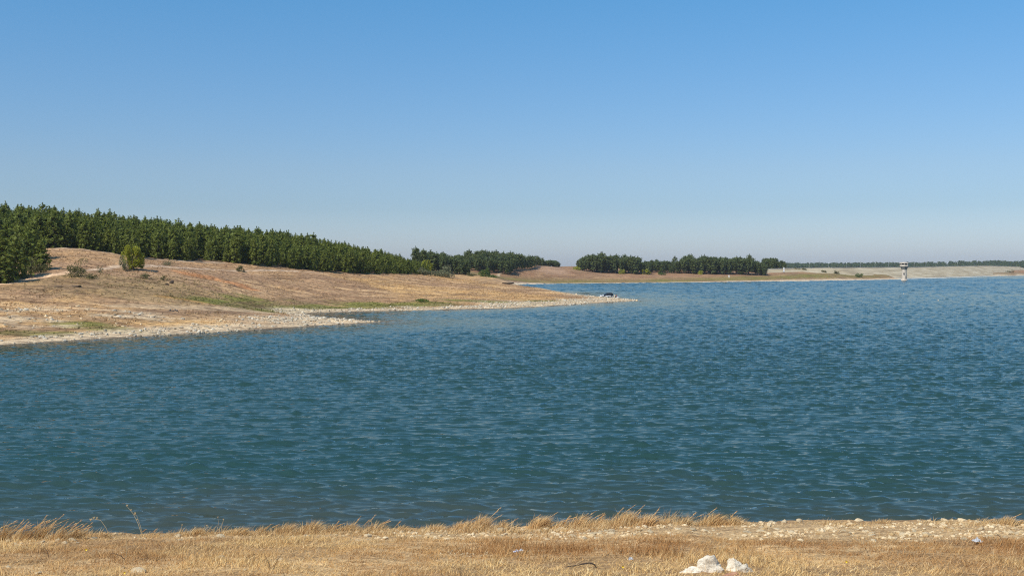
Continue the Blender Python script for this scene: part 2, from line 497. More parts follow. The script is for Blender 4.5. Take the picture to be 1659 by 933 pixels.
def terrain_colour(x, y, z, sd):
    n1 = fbm(x, y, 28.0, 4, 0)[:, None]; n2 = fbm(x, y, 6.0, 4, 3)[:, None]; n3 = fbm(x * 0.45, y * 1.9, 7.0, 4, 5)[:, None]
    straw = np.array([0.58, 0.355, 0.15]); brown = np.array([0.37, 0.225, 0.122]); buff = np.array([0.66, 0.435, 0.225])
    c = brown + (straw - brown) * smooth(0.34, 0.62, n1)
    c = c + (brown * 0.9 - c) * 0.75 * smooth(0.5, 0.68, n2)
    c = c + (buff - c) * 0.65 * smooth(0.52, 0.68, n3)
    def put(c, col, m): return c + (np.array(col) - c) * np.clip(m, 0, 1)[:, None]
    up = smooth(5.5, 9.0, z) * smooth(520, 440, y)
    c = put(c, (0.385, 0.235, 0.135), 0.6 * up)
    pz = at(230, 465, 232)
    c = put(c, (0.30, 0.205, 0.095), 0.75 * smooth(1.6, 0.3, ((x - pz.x) / 24) ** 2 + ((y - pz.y) / 24) ** 2 + (n2[:, 0] - 0.5) * 2))
    fb = smooth(600, 720, y)
    cf = np.array([0.31, 0.175, 0.095]) * (0.8 + 0.45 * n1)
    cf = cf + (np.array([0.46, 0.29, 0.15]) - cf) * 0.6 * smooth(0.5, 0.66, n3)
    c = c + (cf - c) * fb[:, None]
    for px, py, D, rx, ry in [(320, 450, 284, 8, 7), (350, 451, 284, 9, 7), (385, 456, 278, 5, 6)]:
        p = at(px, py, D)
        q = ((x - p.x) / rx) ** 2 + ((y - p.y) / ry) ** 2 + (n2[:, 0] - 0.5) * 2.5
        c = put(c, (0.50, 0.235, 0.10), 0.85 * smooth(1.3, 0.3, q))
    p = at(300, 490, 224); q = ((x - p.x) / 7) ** 2 + ((y - p.y) / 4) ** 2
    c = put(c, (0.50, 0.30, 0.11), 0.9 * smooth(1.2, 0.6, q))
    g = green_mask(x, y, sd)
    c = put(c, (0.165, 0.175, 0.03), 0.85 * g)
    ter = fbm(x * 0.12, z * 9.0 + fbm(x, y, 12.0, 2, 3) * 5.0, 3.0, 3, 6)
    c = put(c, (0.25, 0.155, 0.085), 0.55 * smooth(.55, .68, ter) * smooth(3, 10, sd))
    st = stony_mask(x, y, sd)
    c = put(c, (0.62, 0.48, 0.31), 0.85 * st)
    c = put(c, (0.66, 0.54, 0.38), fb * smooth(10, 4, sd + 4 * (n2[:, 0] - .5)))
    c = put(c, (0.20, 0.155, 0.105), smooth(1.5, 0.5, sd) * smooth(600, 500, y))
    q = np.hypot((x - at(890, 434, 900).x) / 14, (y - 880) / 40)
    c = put(c, (0.42, 0.27, 0.17), 0.8 * smooth(1.3, 0.6, q))
    for pts, w, col, k in PATHS:
        d = poly_dist(pts, x, y) + (fbm(x, y, 2.5, 2, 1) - 0.5) * 1.0
        c = put(c, col, k * smooth(w * 1.35, w * 0.75, d))
        if w == 1.5: c = put(c, (0.36, 0.25, 0.15), 0.55 * smooth(0.55, 0.2, d))
    # the tongue in front of the dam
    tg = smooth(1500, 1560, y) * smooth(1800, 1740, y) * smooth(640, 700, x)
    c = put(c, (0.27, 0.19, 0.10), 0.7 * tg * smooth(4, 10, sd))
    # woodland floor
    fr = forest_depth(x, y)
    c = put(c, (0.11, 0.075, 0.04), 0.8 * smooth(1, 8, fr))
    return np.clip(c, 0.01, 1)

FOREST = [tuple(at(*p)[:2]) for p in [(-330, 418, 250), (-120, 395, 285), (30, 392, 297), (92, 401, 301), (150, 408, 306), (200, 414, 312), (280, 419, 322), (345, 426, 336), (420, 430, 346), (470, 437, 360), (520, 440.5, 372), (560, 442, 386), (600, 444, 402), (640, 445, 424), (672, 445.5, 450)]]

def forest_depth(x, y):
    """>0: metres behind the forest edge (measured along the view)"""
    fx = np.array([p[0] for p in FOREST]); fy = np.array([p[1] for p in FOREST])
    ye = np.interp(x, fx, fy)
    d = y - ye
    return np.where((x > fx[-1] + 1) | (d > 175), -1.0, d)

nu, nd = 500, 430
uu = np.concatenate([np.linspace(-2.4, -0.62, 26)[:-1], np.linspace(-0.62, 0.55, nu), np.linspace(0.55, 2.6, 30)[1:]])
dd = np.concatenate([np.geomspace(95, 140, 24)[:-1], np.geomspace(140, 500, 290)[:-1], np.geomspace(500, 1250, 110)[:-1], np.geomspace(1250, 5200, 40)])
U, Dg = np.meshgrid(uu, dd)
tx = (U * Dg).ravel(); ty = Dg.ravel()
tsd = signed_dist(tx, ty)
tz = terrain(tx, ty, tsd)
tcol = terrain_colour(tx, ty, tz, tsd)
nr, nc = Dg.shape
I = np.arange(nr * nc).reshape(nr, nc)
quads = np.stack([I[:-1, :-1], I[:-1, 1:], I[1:, 1:], I[1:, :-1]], -1).reshape(-1, 4)
keep = (tz[quads].max(1) > -2.5)
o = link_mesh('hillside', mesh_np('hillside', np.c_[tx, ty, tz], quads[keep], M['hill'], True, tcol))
tag(o, 'dry tan and brown lakeside hills with stony shores', 'hillside', kind='structure')

# ------------------------------------------------------------------ water
def ocean_tile(n, size, peak, spread, seed, angle):
    r = np.random.RandomState(seed)
    k1 = 2 * PI * np.fft.fftfreq(n, size / n)
    kx, ky = np.meshgrid(k1, k1, indexing='ij')
    k = np.hypot(kx, ky); k[0, 0] = 1e9
    kp = 2 * PI / peak
    ca = (kx * math.cos(angle) + ky * math.sin(angle)) / k
    spec = np.exp(-0.75 * (kp / k) ** 2) * k ** -3.55 * np.abs(ca) ** spread * np.exp(-(k * 0.05) ** 2)
    spec[k > 1e8] = 0
    h = np.fft.ifft2((r.randn(n, n) + 1j * r.randn(n, n)) * np.sqrt(spec)).real
    h = h / h.std()
    # choppy crests
    h = h + 0.22 * (h * h - 1.0)
    return h.astype(np.float32)

def sample(tile, size, x, y):
    n = tile.shape[0]
    fx = (x / size * n); fy = (y / size * n)
    xi = np.floor(fx).astype(np.int64); yi = np.floor(fy).astype(np.int64)
    fx = fx - xi; fy = fy - yi
    a = tile[xi % n, yi % n]; b = tile[(xi + 1) % n, yi % n]; c = tile[xi % n, (yi + 1) % n]; d = tile[(xi + 1) % n, (yi + 1) % n]
    return (a * (1 - fx) + b * fx) * (1 - fy) + (c * (1 - fx) + d * fx) * fy

wind = RAD(80)      # wave travel direction: crests run across the view, falling slightly to the right
tileA = ocean_tile(768, 67.0, 0.8, 12.0, 5, wind)
tileB = ocean_tile(512, 131.0, 2.0, 14.0, 8, RAD(97))

def water_grid(rows, half, n):
    wu = np.concatenate([np.linspace(-2.5, -half, 36)[:-1], np.linspace(-half, half, n), np.linspace(half, 2.5, 36)[1:]])
    U, Dg = np.meshgrid(wu, np.array(rows))
    nr, nc = Dg.shape
    I = np.arange(nr * nc).reshape(nr, nc)
    return (U * Dg).ravel(), Dg.ravel(), np.stack([I[:-1, :-1], I[:-1, 1:], I[1:, 1:], I[1:, :-1]], -1).reshape(-1, 4)
rows = [28.0]
while rows[-1] < 400: rows.append(rows[-1] + (0.17 if rows[-1] < 62 else (0.22 if rows[-1] < 110 else rows[-1] * 0.0026 - 0.05)))
far_rows = [rows[-1]]
while far_rows[-1] < 2700: far_rows.append(far_rows[-1] + (1.35 if far_rows[-1] < 1150 else 3.2))
far_rows += [3500]
xa, ya, qa = water_grid(rows, 0.55, 590)
xb, yb, qb = water_grid(far_rows, 0.52, 330)
wx = np.r_[xa, xb]; wy = np.r_[ya, yb]; quads = np.r_[qa, qb + len(xa)]
wsd = -signed_dist(wx, wy)                    # metres of water to the shore
gust = 0.62 + 0.8 * fbm(wx, wy * 1.0, 70.0, 3, 2)
lee = 0.30 + 0.70 * smooth(0, 45, wsd + (fbm(wx, wy, 25, 2, 4) - .5) * 30)
near_shore = smooth(28, 46, wy) * 0.5 + 0.5
amp = gust * np.where(wy < 500, lee, 1.0) * near_shore * (1 + 1.6 * smooth(150, 600, wy))
wz = (0.034 * sample(tileA, 67.0, wx, wy) + 0.024 * sample(tileB, 131.0, wx, wy)) * amp
wcol = np.zeros((len(wx), 3), np.float32)
depth_bank = smooth(58, 36, wy + (fbm(wx, wy, 9, 3, 1) - .5) * 10)       # shallow water in front of the near bank
wcol[:, 0] = np.maximum(0.8 * smooth(9, 1, wsd) * (wy < 600), 0.62 * depth_bank)
wcol[:, 1] = np.clip(gust * np.where(wy < 500, 0.35 + 0.65 * lee, 1.0), 0, 1.6)
keep = (wsd[quads].max(1) > -8)
m, nt, p, out = new_mat('lake_water')
a = N(nt, 'ShaderNodeAttribute', attribute_name='tint')
sp = N(nt, 'ShaderNodeSeparateColor'); nt.links.new(a.outputs['Color'], sp.inputs[0])
c = mixc(nt, (0.020, 0.054, 0.050), (0.070, 0.066, 0.050), sp.outputs[0])
tc = N(nt, 'ShaderNodeTexCoord')
mp = N(nt, 'ShaderNodeMapping'); mp.inputs['Rotation'].default_value = (0, 0, RAD(12)); mp.inputs['Scale'].default_value = (0.24, 1.6, 1)
nt.links.new(tc.outputs['Object'], mp.inputs['Vector'])
geo = N(nt, 'ShaderNodeNewGeometry')
def slope(scale, k):
    t = N(nt, 'ShaderNodeTexNoise'); t.inputs['Scale'].default_value = scale; t.inputs['Detail'].default_value = 3; t.inputs['Roughness'].default_value = 0.6
    nt.links.new(mp.outputs[0], t.inputs['Vector'])
    a1 = N(nt, 'ShaderNodeVectorMath', operation='SUBTRACT'); a1.inputs[1].default_value = (0.5, 0.5, 0.5)
    nt.links.new(t.outputs['Color'], a1.inputs[0])
    a2 = N(nt, 'ShaderNodeVectorMath', operation='MULTIPLY'); a2.inputs[1].default_value = (k * 0.4, k, 0)
    nt.links.new(a1.outputs[0], a2.inputs[0])
    return a2.outputs[0]
ad = N(nt, 'ShaderNodeVectorMath', operation='ADD')
nt.links.new(slope(4.6, 0.42), ad.inputs[0]); nt.links.new(slope(1.9, 0.26), ad.inputs[1])
gm_ = N(nt, 'ShaderNodeVectorMath', operation='SCALE'); nt.links.new(ad.outputs[0], gm_.inputs[0]); nt.links.new(sp.outputs[1], gm_.inputs['Scale'])
ad2 = N(nt, 'ShaderNodeVectorMath', operation='ADD'); nt.links.new(geo.outputs['Normal'], ad2.inputs[0]); nt.links.new(gm_.outputs[0], ad2.inputs[1])
nz = N(nt, 'ShaderNodeVectorMath', operation='NORMALIZE'); nt.links.new(ad2.outputs[0], nz.inputs[0])
# a dull body of water under a clear reflecting skin
body = N(nt, 'ShaderNodeBsdfDiffuse'); nt.links.new(c, body.inputs['Color'])
gl = N(nt, 'ShaderNodeBsdfGlossy'); gl.inputs['Roughness'].default_value = 0.05; gl.inputs['Color'].default_value = (1.0, 0.95, 0.86, 1)
fr = N(nt, 'ShaderNodeFresnel'); fr.inputs['IOR'].default_value = 1.333
fk = N(nt, 'ShaderNodeMath', operation='MULTIPLY'); fk.inputs[1].default_value = 0.73
nt.links.new(nz.outputs[0], gl.inputs['Normal']); nt.links.new(nz.outputs[0], fr.inputs['Normal'])
nt.links.new(fr.outputs[0], fk.inputs[0])
ms = N(nt, 'ShaderNodeMixShader'); nt.links.new(fk.outputs[0], ms.inputs[0]); nt.links.new(body.outputs[0], ms.inputs[1]); nt.links.new(gl.outputs[0], ms.inputs[2])
nt.links.new(ms.outputs[0], out.inputs[0]); nt.nodes.remove(p)
M['water'] = m
o = link_mesh('water', mesh_np('water', np.c_[wx, wy, wz], quads[keep], m, True, wcol))
tag(o, 'blue green lake water ruffled by small waves', 'lake', kind='structure')

# ------------------------------------------------------------------ near bank
def bank_z(x, y):
    x = np.asarray(x, float); y = np.asarray(y, float)
    s = np.clip(x / 26.5, -1.2, 1.2)                    # tangent of the bearing of the bank's edge
    px = CX + FPX * s
    ye = np.interp(px, [-600, 0, 300, 560, 800, 1000, 1120, 1250, 1400, 1520, 1659, 2200], [874, 873, 867, 863, 862, 855, 853, 850, 849.5, 849.5, 852, 855])
    De = 26.8 + 0.9 * (fbm(x, y * 0 + 3, 2.0, 4, 2) - .5)
    ze = H - (ye - HZ) * De / FPX + 0.16 * (fbm(x, y * 0 + 9, 1.3, 4, 4) - .5)
    slope = (5.18 - ze) / (De - 17.0)
    z = ze + slope * (De - y)
    z = np.where(y < 4, ze + slope * (De - 4) + (4 - y) * 0.02, z)
    over = np.maximum(y - De, 0)
    z = np.where(y > De, ze - 0.10 * over - 0.46 * np.maximum(over - 0.8, 0), z)
    shelf = 0.20 * smooth(De - 2.2, De - 1.7, y) * smooth(De + 0.6, De, y)
    bump = (fbm(x, y, 1.6, 4, 6) - .5) * 0.16 + (fbm(x, y, 0.35, 3, 4) - .5) * 0.05
    return np.maximum(z + bump + shelf * 0.1, -2.0)

bx_ = np.concatenate([np.linspace(-140, -22, 40)[:-1], np.linspace(-22, 22, 300), np.linspace(22, 140, 40)[1:]])
by_ = np.concatenate([np.linspace(-30, 12, 30)[:-1], np.linspace(12, 29, 130), np.linspace(29, 42, 30)[1:]])
X, Y = np.meshgrid(bx_, by_)
gx, gy = X.ravel(), Y.ravel()
gz = bank_z(gx, gy)
def rubble_mask(x, y):
    """0..1 where the bare stony strip behind the bank's edge lies"""
    s = smooth(-6, 6, x)
    front = 25.2 - 1.5 * s - 0.8 * smooth(3, 8, x)
    return smooth(front - .6, front + .6, y + (fbm(x, y, 1.3, 3, 5) - .5) * 2.2) * smooth(27.6, 26.9, y)
n1 = fbm(gx, gy, 3.0, 4, 0)[:, None]; n2 = fbm(gx, gy, 0.5, 3, 3)[:, None]
gc = np.array([0.40, 0.25, 0.12]) + (np.array([0.62, 0.41, 0.20]) - np.array([0.40, 0.25, 0.12])) * smooth(.35, .65, n1)
gc = gc * (0.75 + 0.5 * n2)
rm = rubble_mask(gx, gy)[:, None]
gc = gc + (np.array([0.56, 0.385, 0.20]) - gc) * rm * 0.85
gc = gc + (np.array([0.30, 0.23, 0.15]) - gc) * smooth(27.6, 30, gy)[:, None]
nr, nc = X.shape
I = np.arange(nr * nc).reshape(nr, nc)
quads = np.stack([I[:-1, :-1], I[:-1, 1:], I[1:, 1:], I[1:, :-1]], -1).reshape(-1, 4)
o = link_mesh('ground', mesh_np('ground', np.c_[gx, gy, gz], quads, M['bank'], True, gc))
tag(o, 'sloping near bank of dry earth and straw above the water', 'ground', kind='structure')

def bank_at(px, py):
    Ds = np.linspace(14.5, 29, 1500)
    x = (px - CX) * Ds / FPX
    g = bank_z(x, Ds); zr = H - (py - HZ) * Ds / FPX
    hit = np.nonzero(zr <= g)[0]
    i = hit[0] if len(hit) else int(np.argmin(zr - g))
    return Vector((x[i], Ds[i], g[i]))

# ------------------------------------------------------------------ dam
dam_path = [(1278, 3.2, 980), (1340, 2.6, 1015), (1418, 1.6, 1060), (1480, 0, 1150), (1530, 0, 1262), (1570, 0, 1390), (1600, 0, 1530), (1640, 0, 1800), (1690, 0, 2300)]
crest_y = {1240: 436.5, 1290: 435.2, 1340: 434.2, 1418: 433.6, 1480: 433.2, 1530: 432.0, 1570: 431.2, 1600: 430.8, 1640: 432.0, 1690: 433.0}
W = []
for px, zoff, D in dam_path: W.append(Vector(((px - CX) * D / FPX, D, -0.6)))
Wd = [W[0]]
for a_, b_ in zip(W[:-1], W[1:]):
    for t in np.linspace(0, 1, 13)[1:]: Wd.append(a_.lerp(b_, t))
verts = []; prof_n = 11
crest_pts = []
for i, p in enumerate(Wd):
    d = (Wd[min(i + 1, len(Wd) - 1)] - Wd[max(i - 1, 0)]); d.z = 0; d.normalize()
    nrm = Vector((-d.y, d.x, 0))
    if nrm.y < 0: nrm = -nrm
    pxs = CX + FPX * p.x / p.y
    back = 46.0
    cp = p + nrm * back
    cpx = CX + FPX * cp.x / cp.y
    zc = H + (HZ - np.interp(cpx, list(crest_y), list(crest_y.values()))) * cp.y / FPX
    crest_pts.append((cp.x, cp.y, zc))
    prof = [(-8, -2.5), (0, -0.2), (2.0, 0.9), (2.1, 1.25), (6, 1.3 + 0.07 * (zc - 1.3))] + [(6 + 40 * t, 1.3 + (zc - 1.3) * (0.07 + 0.93 * t)) for t in (0.28, 0.52, 0.76, 1.0)] + [(55, zc + 0.05), (80, zc - 9)]
    for s_, z_ in prof:
        q = p + nrm * s_
        verts.append((q.x, q.y, z_))
faces = []
for i in range(len(Wd) - 1):
    for j in range(prof_n - 1):
        faces.append((i * prof_n + j, (i + 1) * prof_n + j, (i + 1) * prof_n + j + 1, i * prof_n + j + 1))
m, nt, p, out = new_mat('dam_facing')
geo = N(nt, 'ShaderNodeNewGeometry')
tcn = N(nt, 'ShaderNodeTexCoord')
mp = N(nt, 'ShaderNodeMapping'); mp.inputs['Scale'].default_value = (0.022, 0.022, 0.5)
nt.links.new(tcn.outputs['Object'], mp.inputs[0])
na = noise(nt, mp.outputs[0], 1.0, 6, 0.65)
nb = noise(nt, tcn.outputs['Object'], 0.35, 4, 0.7)
r1 = ramp(nt, na, [(0.30, (0.27, 0.20, 0.11)), (0.48, (0.43, 0.345, 0.215)), (0.66, (0.56, 0.465, 0.315))])
r2 = ramp(nt, nb, [(0.3, (0.72, 0.72, 0.70)), (0.6, (1.08, 1.08, 1.06))])
c = mixc(nt, r1.outputs[0], r2.outputs[0], 1.0, 'MULTIPLY')
sx = N(nt, 'ShaderNodeSeparateXYZ'); nt.links.new(tcn.outputs['Object'], sx.inputs[0])
zr_ = N(nt, 'ShaderNodeMapRange'); zr_.inputs[1].default_value = 1.7; zr_.inputs[2].default_value = 1.3
nt.links.new(sx.outputs[2], zr_.inputs[0])
c = mixc(nt, c, (0.66, 0.62, 0.53), zr_.outputs[0])
nt.links.new(c, p.inputs['Base Color']); p.inputs['Roughness'].default_value = 0.9
dam = empty('dam', Wd[len(Wd) // 2])
tag(dam, 'long low dam with pale stone facing across the far end of the lake', 'dam')
v0 = Vector(dam.location)
o = link_mesh('embankment', mesh_np('embankment', np.array(verts) - np.array(v0), np.array(faces), m), dam)
cm = MB()
for (x0, y0, z0), (x1, y1, z1) in zip(crest_pts[:-1], crest_pts[1:]):
    a_ = Vector((x0, y0, z0)) - v0; b_ = Vector((x1, y1, z1)) - v0
    d = (b_ - a_); mid = (a_ + b_) / 2
    cm.box((mid.x, mid.y, mid.z + 0.35), (d.length * 1.002, 0.5, 0.9), math.atan2(d.y, d.x))
M['conc'] = simple_mat('pale_concrete', (0.50, 0.45, 0.36), 0.9, var=0.2, scale=0.4)
cm.build('parapet', M['conc'], dam)

# lamp posts along the crest
M['lamp_post'] = simple_mat('lamp_post_grey', (0.32, 0.33, 0.33), 0.5, var=0.1)
M['lamp_white'] = simple_mat('lamp_head_white', (0.85, 0.85, 0.83), 0.4, var=0.05)
cpx = np.array([CX + FPX * c_[0] / c_[1] for c_ in crest_pts]); cpa = np.array(crest_pts)
lamp0 = None
for px in (1311, 1342, 1371, 1394, 1417.5, 1439.5, 1481, 1500, 1518, 1534.5, 1551):
    pos = Vector([float(np.interp(px, cpx, cpa[:, k])) for k in range(3)])
    if lamp0 is None:
        lamp0 = empty('lamp_post', pos)
        a_ = MB(); a_.tube([(0, 0, 0), (0, 0, 4.6)], [0.13, 0.08], 8); a_.tube([(0, 0, 4.55), (0, -0.7, 4.85)], 0.06, 6); a_.build('pole', M['lamp_post'], lamp0)
        a_ = MB(); a_.box((0, -1.1, 4.9), (0.6, 1.0, 0.32), 0, 0.8); a_.build('lamp_head', M['lamp_white'], lamp0)
        l = lamp0
    else:
        l = lamp0.copy(); C.objects.link(l); l.location = pos
        for ch in list(lamp0.children):
            d = ch.copy(); C.objects.link(d); d.parent = l
    tag(l, 'slim lamp post with white head on the dam crest', 'lamp post', 'lamp posts along the dam crest')

# ------------------------------------------------------------------ intake tower
tp = at(1465, 455, 972); tp.z = 0
tower = empty('intake_tower', tp, RAD(8))
tag(tower, 'white concrete intake tower with wide lookout head standing in the water', 'tower')
M['tower_w'] = simple_mat('tower_concrete', (0.55, 0.465, 0.37), 0.85, var=0.18, scale=0.6)
M['tower_shade'] = simple_mat('tower_shaded_concrete', (0.17, 0.16, 0.14), 0.9, var=0.2, scale=0.6)  # darker copy of the concrete: shadow below the gallery painted onto the corbel
M['glass_dark'] = simple_mat('dark_glass', (0.03, 0.035, 0.04), 0.15, var=0.1)
M['tower_roof'] = simple_mat('tower_roof_pale', (0.66, 0.55, 0.43), 0.85, var=0.12)
a_ = MB(); a_.lathe([(3.2, -2.5), (3.0, 0.5), (2.9, 0.95), (2.6, 1.15), (2.6, 1.2)], 20); a_.build('base', M['tower_w'], tower)
a_ = MB(); a_.lathe([(2.05, 1.2), (1.98, 10.2)], 20); a_.build('shaft', M['tower_w'], tower)
a_ = MB(); a_.lathe([(1.99, 9.7), (2.5, 10.3), (3.05, 12.0), (3.75, 12.55), (3.75, 12.6)], 8, rot=PI / 8); a_.build('corbel', M['tower_shade'], tower)
a_ = MB(); a_.lathe([(3.8, 12.6), (3.8, 14.1), (3.6, 14.1), (3.6, 12.75)], 8, rot=PI / 8); a_.build('gallery_parapet', M['tower_w'], tower)
a_ = MB(); a_.lathe([(3.1, 12.62), (3.1, 15.6)], 8, rot=PI / 8); a_.build('lookout_room', M['glass_dark'], tower)
for i in range(8):
    aa = PI / 8 + i * PI / 4
    a_ = MB(); a_.box((3.55 * math.cos(aa), 3.55 * math.sin(aa), 14.85), (0.26, 0.26, 1.5), aa); a_.build('column', M['tower_w'], tower)
a_ = MB(); a_.lathe([(4.05, 15.6), (4.05, 16.0), (3.4, 16.25), (0.6, 16.5)], 8, rot=PI / 8); a_.build('roof', M['tower_roof'], tower)
a_ = MB(); a_.box((-1.15, -1.62, 6.1), (0.95, 0.5, 1.7), RAD(-35)); a_.build('window', M['glass_dark'], tower)
a_ = MB(); a_.box((0.55, -1.9, 2.45), (0.85, 0.35, 2.2), RAD(15)); a_.build('door', M['dark_earth_shade'], tower)
a_ = MB()
for k in (-1, 1): a_.tube([(1.35 + k * .22 * math.cos(RAD(40)), -1.64 + k * .22 * math.sin(RAD(40)), 3.2), (1.35 + k * .22 * math.cos(RAD(40)), -1.64 + k * .22 * math.sin(RAD(40)), 9.6)], .04, 5)
lad = a_.build('ladder', M['lamp_post'], tower)
for k in range(18):
    a_ = MB(); a_.box((1.35, -1.64, 3.4 + k * 0.35), (0.44, 0.05, 0.05), RAD(40)); a_.build('rung', M['lamp_post'], lad)

# ------------------------------------------------------------------ pines
def tuft_tris(rng, c, s, k, w, up=0.55, pads=0, out=(0, 0)):
    """a brush of needles: k narrow triangles fanning out of one point"""
    V = []; F = []
    for i in range(k):
        d = rng.normal(size=3); d[2] = abs(d[2]) * 0.9 + up; d /= np.linalg.norm(d)
        t = np.cross(d, rng.normal(size=3)); t /= np.linalg.norm(t) + 1e-9
        L = s * rng.uniform(0.7, 1.15); b = np.array(c) - d * 0.1 * s
        n = len(V); V += [b - t * w, b + t * w, b + d * L + t * w * 0.25]; F.append((n, n + 1, n + 2))
    # flat pads of foliage that catch the light
    for i in range(pads):
        d = rng.normal(size=3) * 0.45 + np.array([out[0] * 0.75, out[1] * 0.75, 0.75]); d /= np.linalg.norm(d)
        a = np.cross(d, rng.normal(size=3)); a /= np.linalg.norm(a) + 1e-9; b = np.cross(d, a)
        q = np.array(c) + rng.normal(size=3) * 0.32 * s; r = s * rng.uniform(0.30, 0.55); n = len(V)
        V += [q + a * r, q - a * r * 0.6 + b * r * 0.9, q - a * r * rng.uniform(.4, .9) - b * r * 0.8]; F.append((n, n + 1, n + 2))
    return V, F

def make_pine(seed, h, rad, whorls, nb, per, s, k, w, bare=0.02, round_top=False, tops=True, pads=4):
    rng = np.random.RandomState(seed)
    V = []; F = []
    def put(c, sz, kk=k, up=0.55, ww=w):
        rr_ = math.hypot(c[0], c[1]) + 0.3
        v, f = tuft_tris(rng, c, sz, kk, ww, up, pads, (c[0] / rr_, c[1] / rr_)); n = len(V)
        V.extend(v); F.extend([tuple(i + n for i in t) for t in f])
    trunk_top = h * 0.96
    brs = []
    lean = rng.normal(size=2) * 0.02
    for wi in range(whorls):
        t = bare + (0.93 - bare) * (wi + rng.uniform(-0.25, 0.25)) / whorls
        z = h * max(t, 0.02)
        tt = (t - bare) / (1 - bare)
        if round_top: prof = (math.sin(PI * min(1, max(0.05, tt * 0.86 + 0.14))) ** 0.55) if tt > 0.4 else 0.55 + 0.9 * tt
        else: prof = (1 - tt) ** 0.62 * (0.82 + 0.5 * min(tt * 4, 0.45))
        n = max(3, int(round(nb * (0.55 + 0.5 * prof))))
        a0 = rng.uniform(0, 2 * PI)
        for b in range(n):
            a = a0 + 2 * PI * (b + rng.uniform(-0.3, 0.3)) / n
            L = rad * prof * rng.uniform(0.68, 1.15)
            rise = rng.uniform(0.05, 0.35) + 0.5 * tt
            m_ = max(2, int(round(per * (0.35 + 0.75 * prof))))
            for j in range(m_):
                q = 0.30 + 0.70 * (j + rng.uniform(0, 0.7)) / m_
                r = L * q
                c = (r * math.cos(a) + rng.normal() * 0.12 * rad * 0.5 + lean[0] * z, r * math.sin(a) + rng.normal() * 0.06 * rad + lean[1] * z, z + r * rise * (0.4 + 0.6 * q) + rng.normal() * 0.08 * rad - 0.06 * rad * (q > .8) * (1 - tt))
                put(c, s * rng.uniform(0.75, 1.2))
            brs.append((z, a, L, rise))
    if tops:
        for zz in (1.015, 1.035): put((lean[0] * h, lean[1] * h, h * zz), s * 0.42, 4, 2.2)
    if tops:   # leader with upright candles
        for zz in np.linspace(0.84, 1.0, 6):
            put((lean[0] * h + rng.normal() * .04, rng.normal() * .04 + lean[1] * h, h * zz), s * 0.62, k, 1.5)
        for i in range(3):
            a = rng.uniform(0, 2 * PI)
            for q in (0.0, 0.35, 0.7): put((0.35 * math.cos(a), 0.35 * math.sin(a), h * 0.86 + q), s * 0.5, 5, 1.6)
    me = mesh_np('crown', np.array(V), np.array(F), None)
    tb = MB()
    tb.tube([(0, 0, -0.4), (lean[0] * h * .5, lean[1] * h * .5, h * 0.5), (lean[0] * h, lean[1] * h, trunk_top)], [0.020 * h, 0.013 * h, 0.003 * h], 6)
    for (z, a, L, rise) in brs[::2]:
        tb.tube([(0, 0, z), (L * .8 * math.cos(a), L * .8 * math.sin(a), z + L * .7 * rise)], [0.0045 * h, 0.0015 * h], 3)
    tm = bpy.data.meshes.new('trunk'); tm.from_pydata(tb.v, [], tb.f); tm.update(); tm.materials.append(M['bark'])
    return me, tm

young = [make_pine(100 + i, 9.0, r, 11, 7, 4, 0.74, 5, 0.06) for i, r in enumerate((2.7, 3.0, 2.5, 3.2, 2.8, 2.35, 3.1, 2.6))]
for me, tm in young: me.materials.append(M['needles'])
tall = [make_pine(300 + i, 14.0, r, 9, 6, 4, 1.35, 4, 0.15, bare=b, round_top=True, tops=(i % 2 == 0)) for i, (r, b) in enumerate(((3.3, 0.20), (3.7, 0.14), (3.1, 0.28), (3.5, 0.10), (2.9, 0.22), (3.9, 0.16)))]
for me, tm in tall: me.materials.append(M['needles_far'])
low_young = [make_pine(200 + i, 9.0, 2.8, 9, 5, 3, 0.95, 1, 0.12)[0] for i in range(4)]

def plant(name, kind, loc, h, h0, rz, label, group, cat='pine tree', wide=1.0):
    me, tm = kind
    r = empty(name, loc, rz)
    s = h / h0
    r.scale = (s * wide, s * wide, s)
    link_mesh('crown', me, r); link_mesh('trunk', tm, r)
    tag(r, label, cat, group)
    return r

ZONES = [(100, 'above the near left clump'), (190, 'above the ragged olive shrub'), (255, 'behind the yellow green tree'), (340, 'above the orange soil scar'), (430, 'above the path shrub'),
         (520, 'above the green damp hollow'), (600, 'above the inlet'), (2000, 'near its right end')]
FAR_ZONES = [(700, 'behind the grey shrubs'), (718, 'behind the wide grey green shrub'), (740, 'right of the grey shrubs'), (760, 'left of the sandy trail'), (815, 'right above the sandy trail'), (848, 'above the head of the bay'), (900, 'by the bare mound'), (940, 'left of the middle grove'), (975, 'at its left end'), (1015, 'in its middle'), (1060, 'near the dip'), (1092, 'at the dip'), (1120, 'in its left quarter'), (1160, 'left of its centre'), (1200, 'right of its centre'), (1242, 'above the short marker'), (9999, 'beside the white marker post')]
def zone(px, table):
    for lim, txt in table:
        if px < lim: return txt
seen_trees = {}
def name_extremes():
    """the tallest tree of each lot is told apart by its height"""
    for lab, lst in seen_trees.items():
        if len(lst) > 1:
            lst.sort(key=lambda t: -t[0])
            lst[0][1]['label'] = 'tallest ' + lab
            if len(lst) > 2: lst[-1][1]['label'] = 'shortest ' + lab
rng = np.random.RandomState(77)
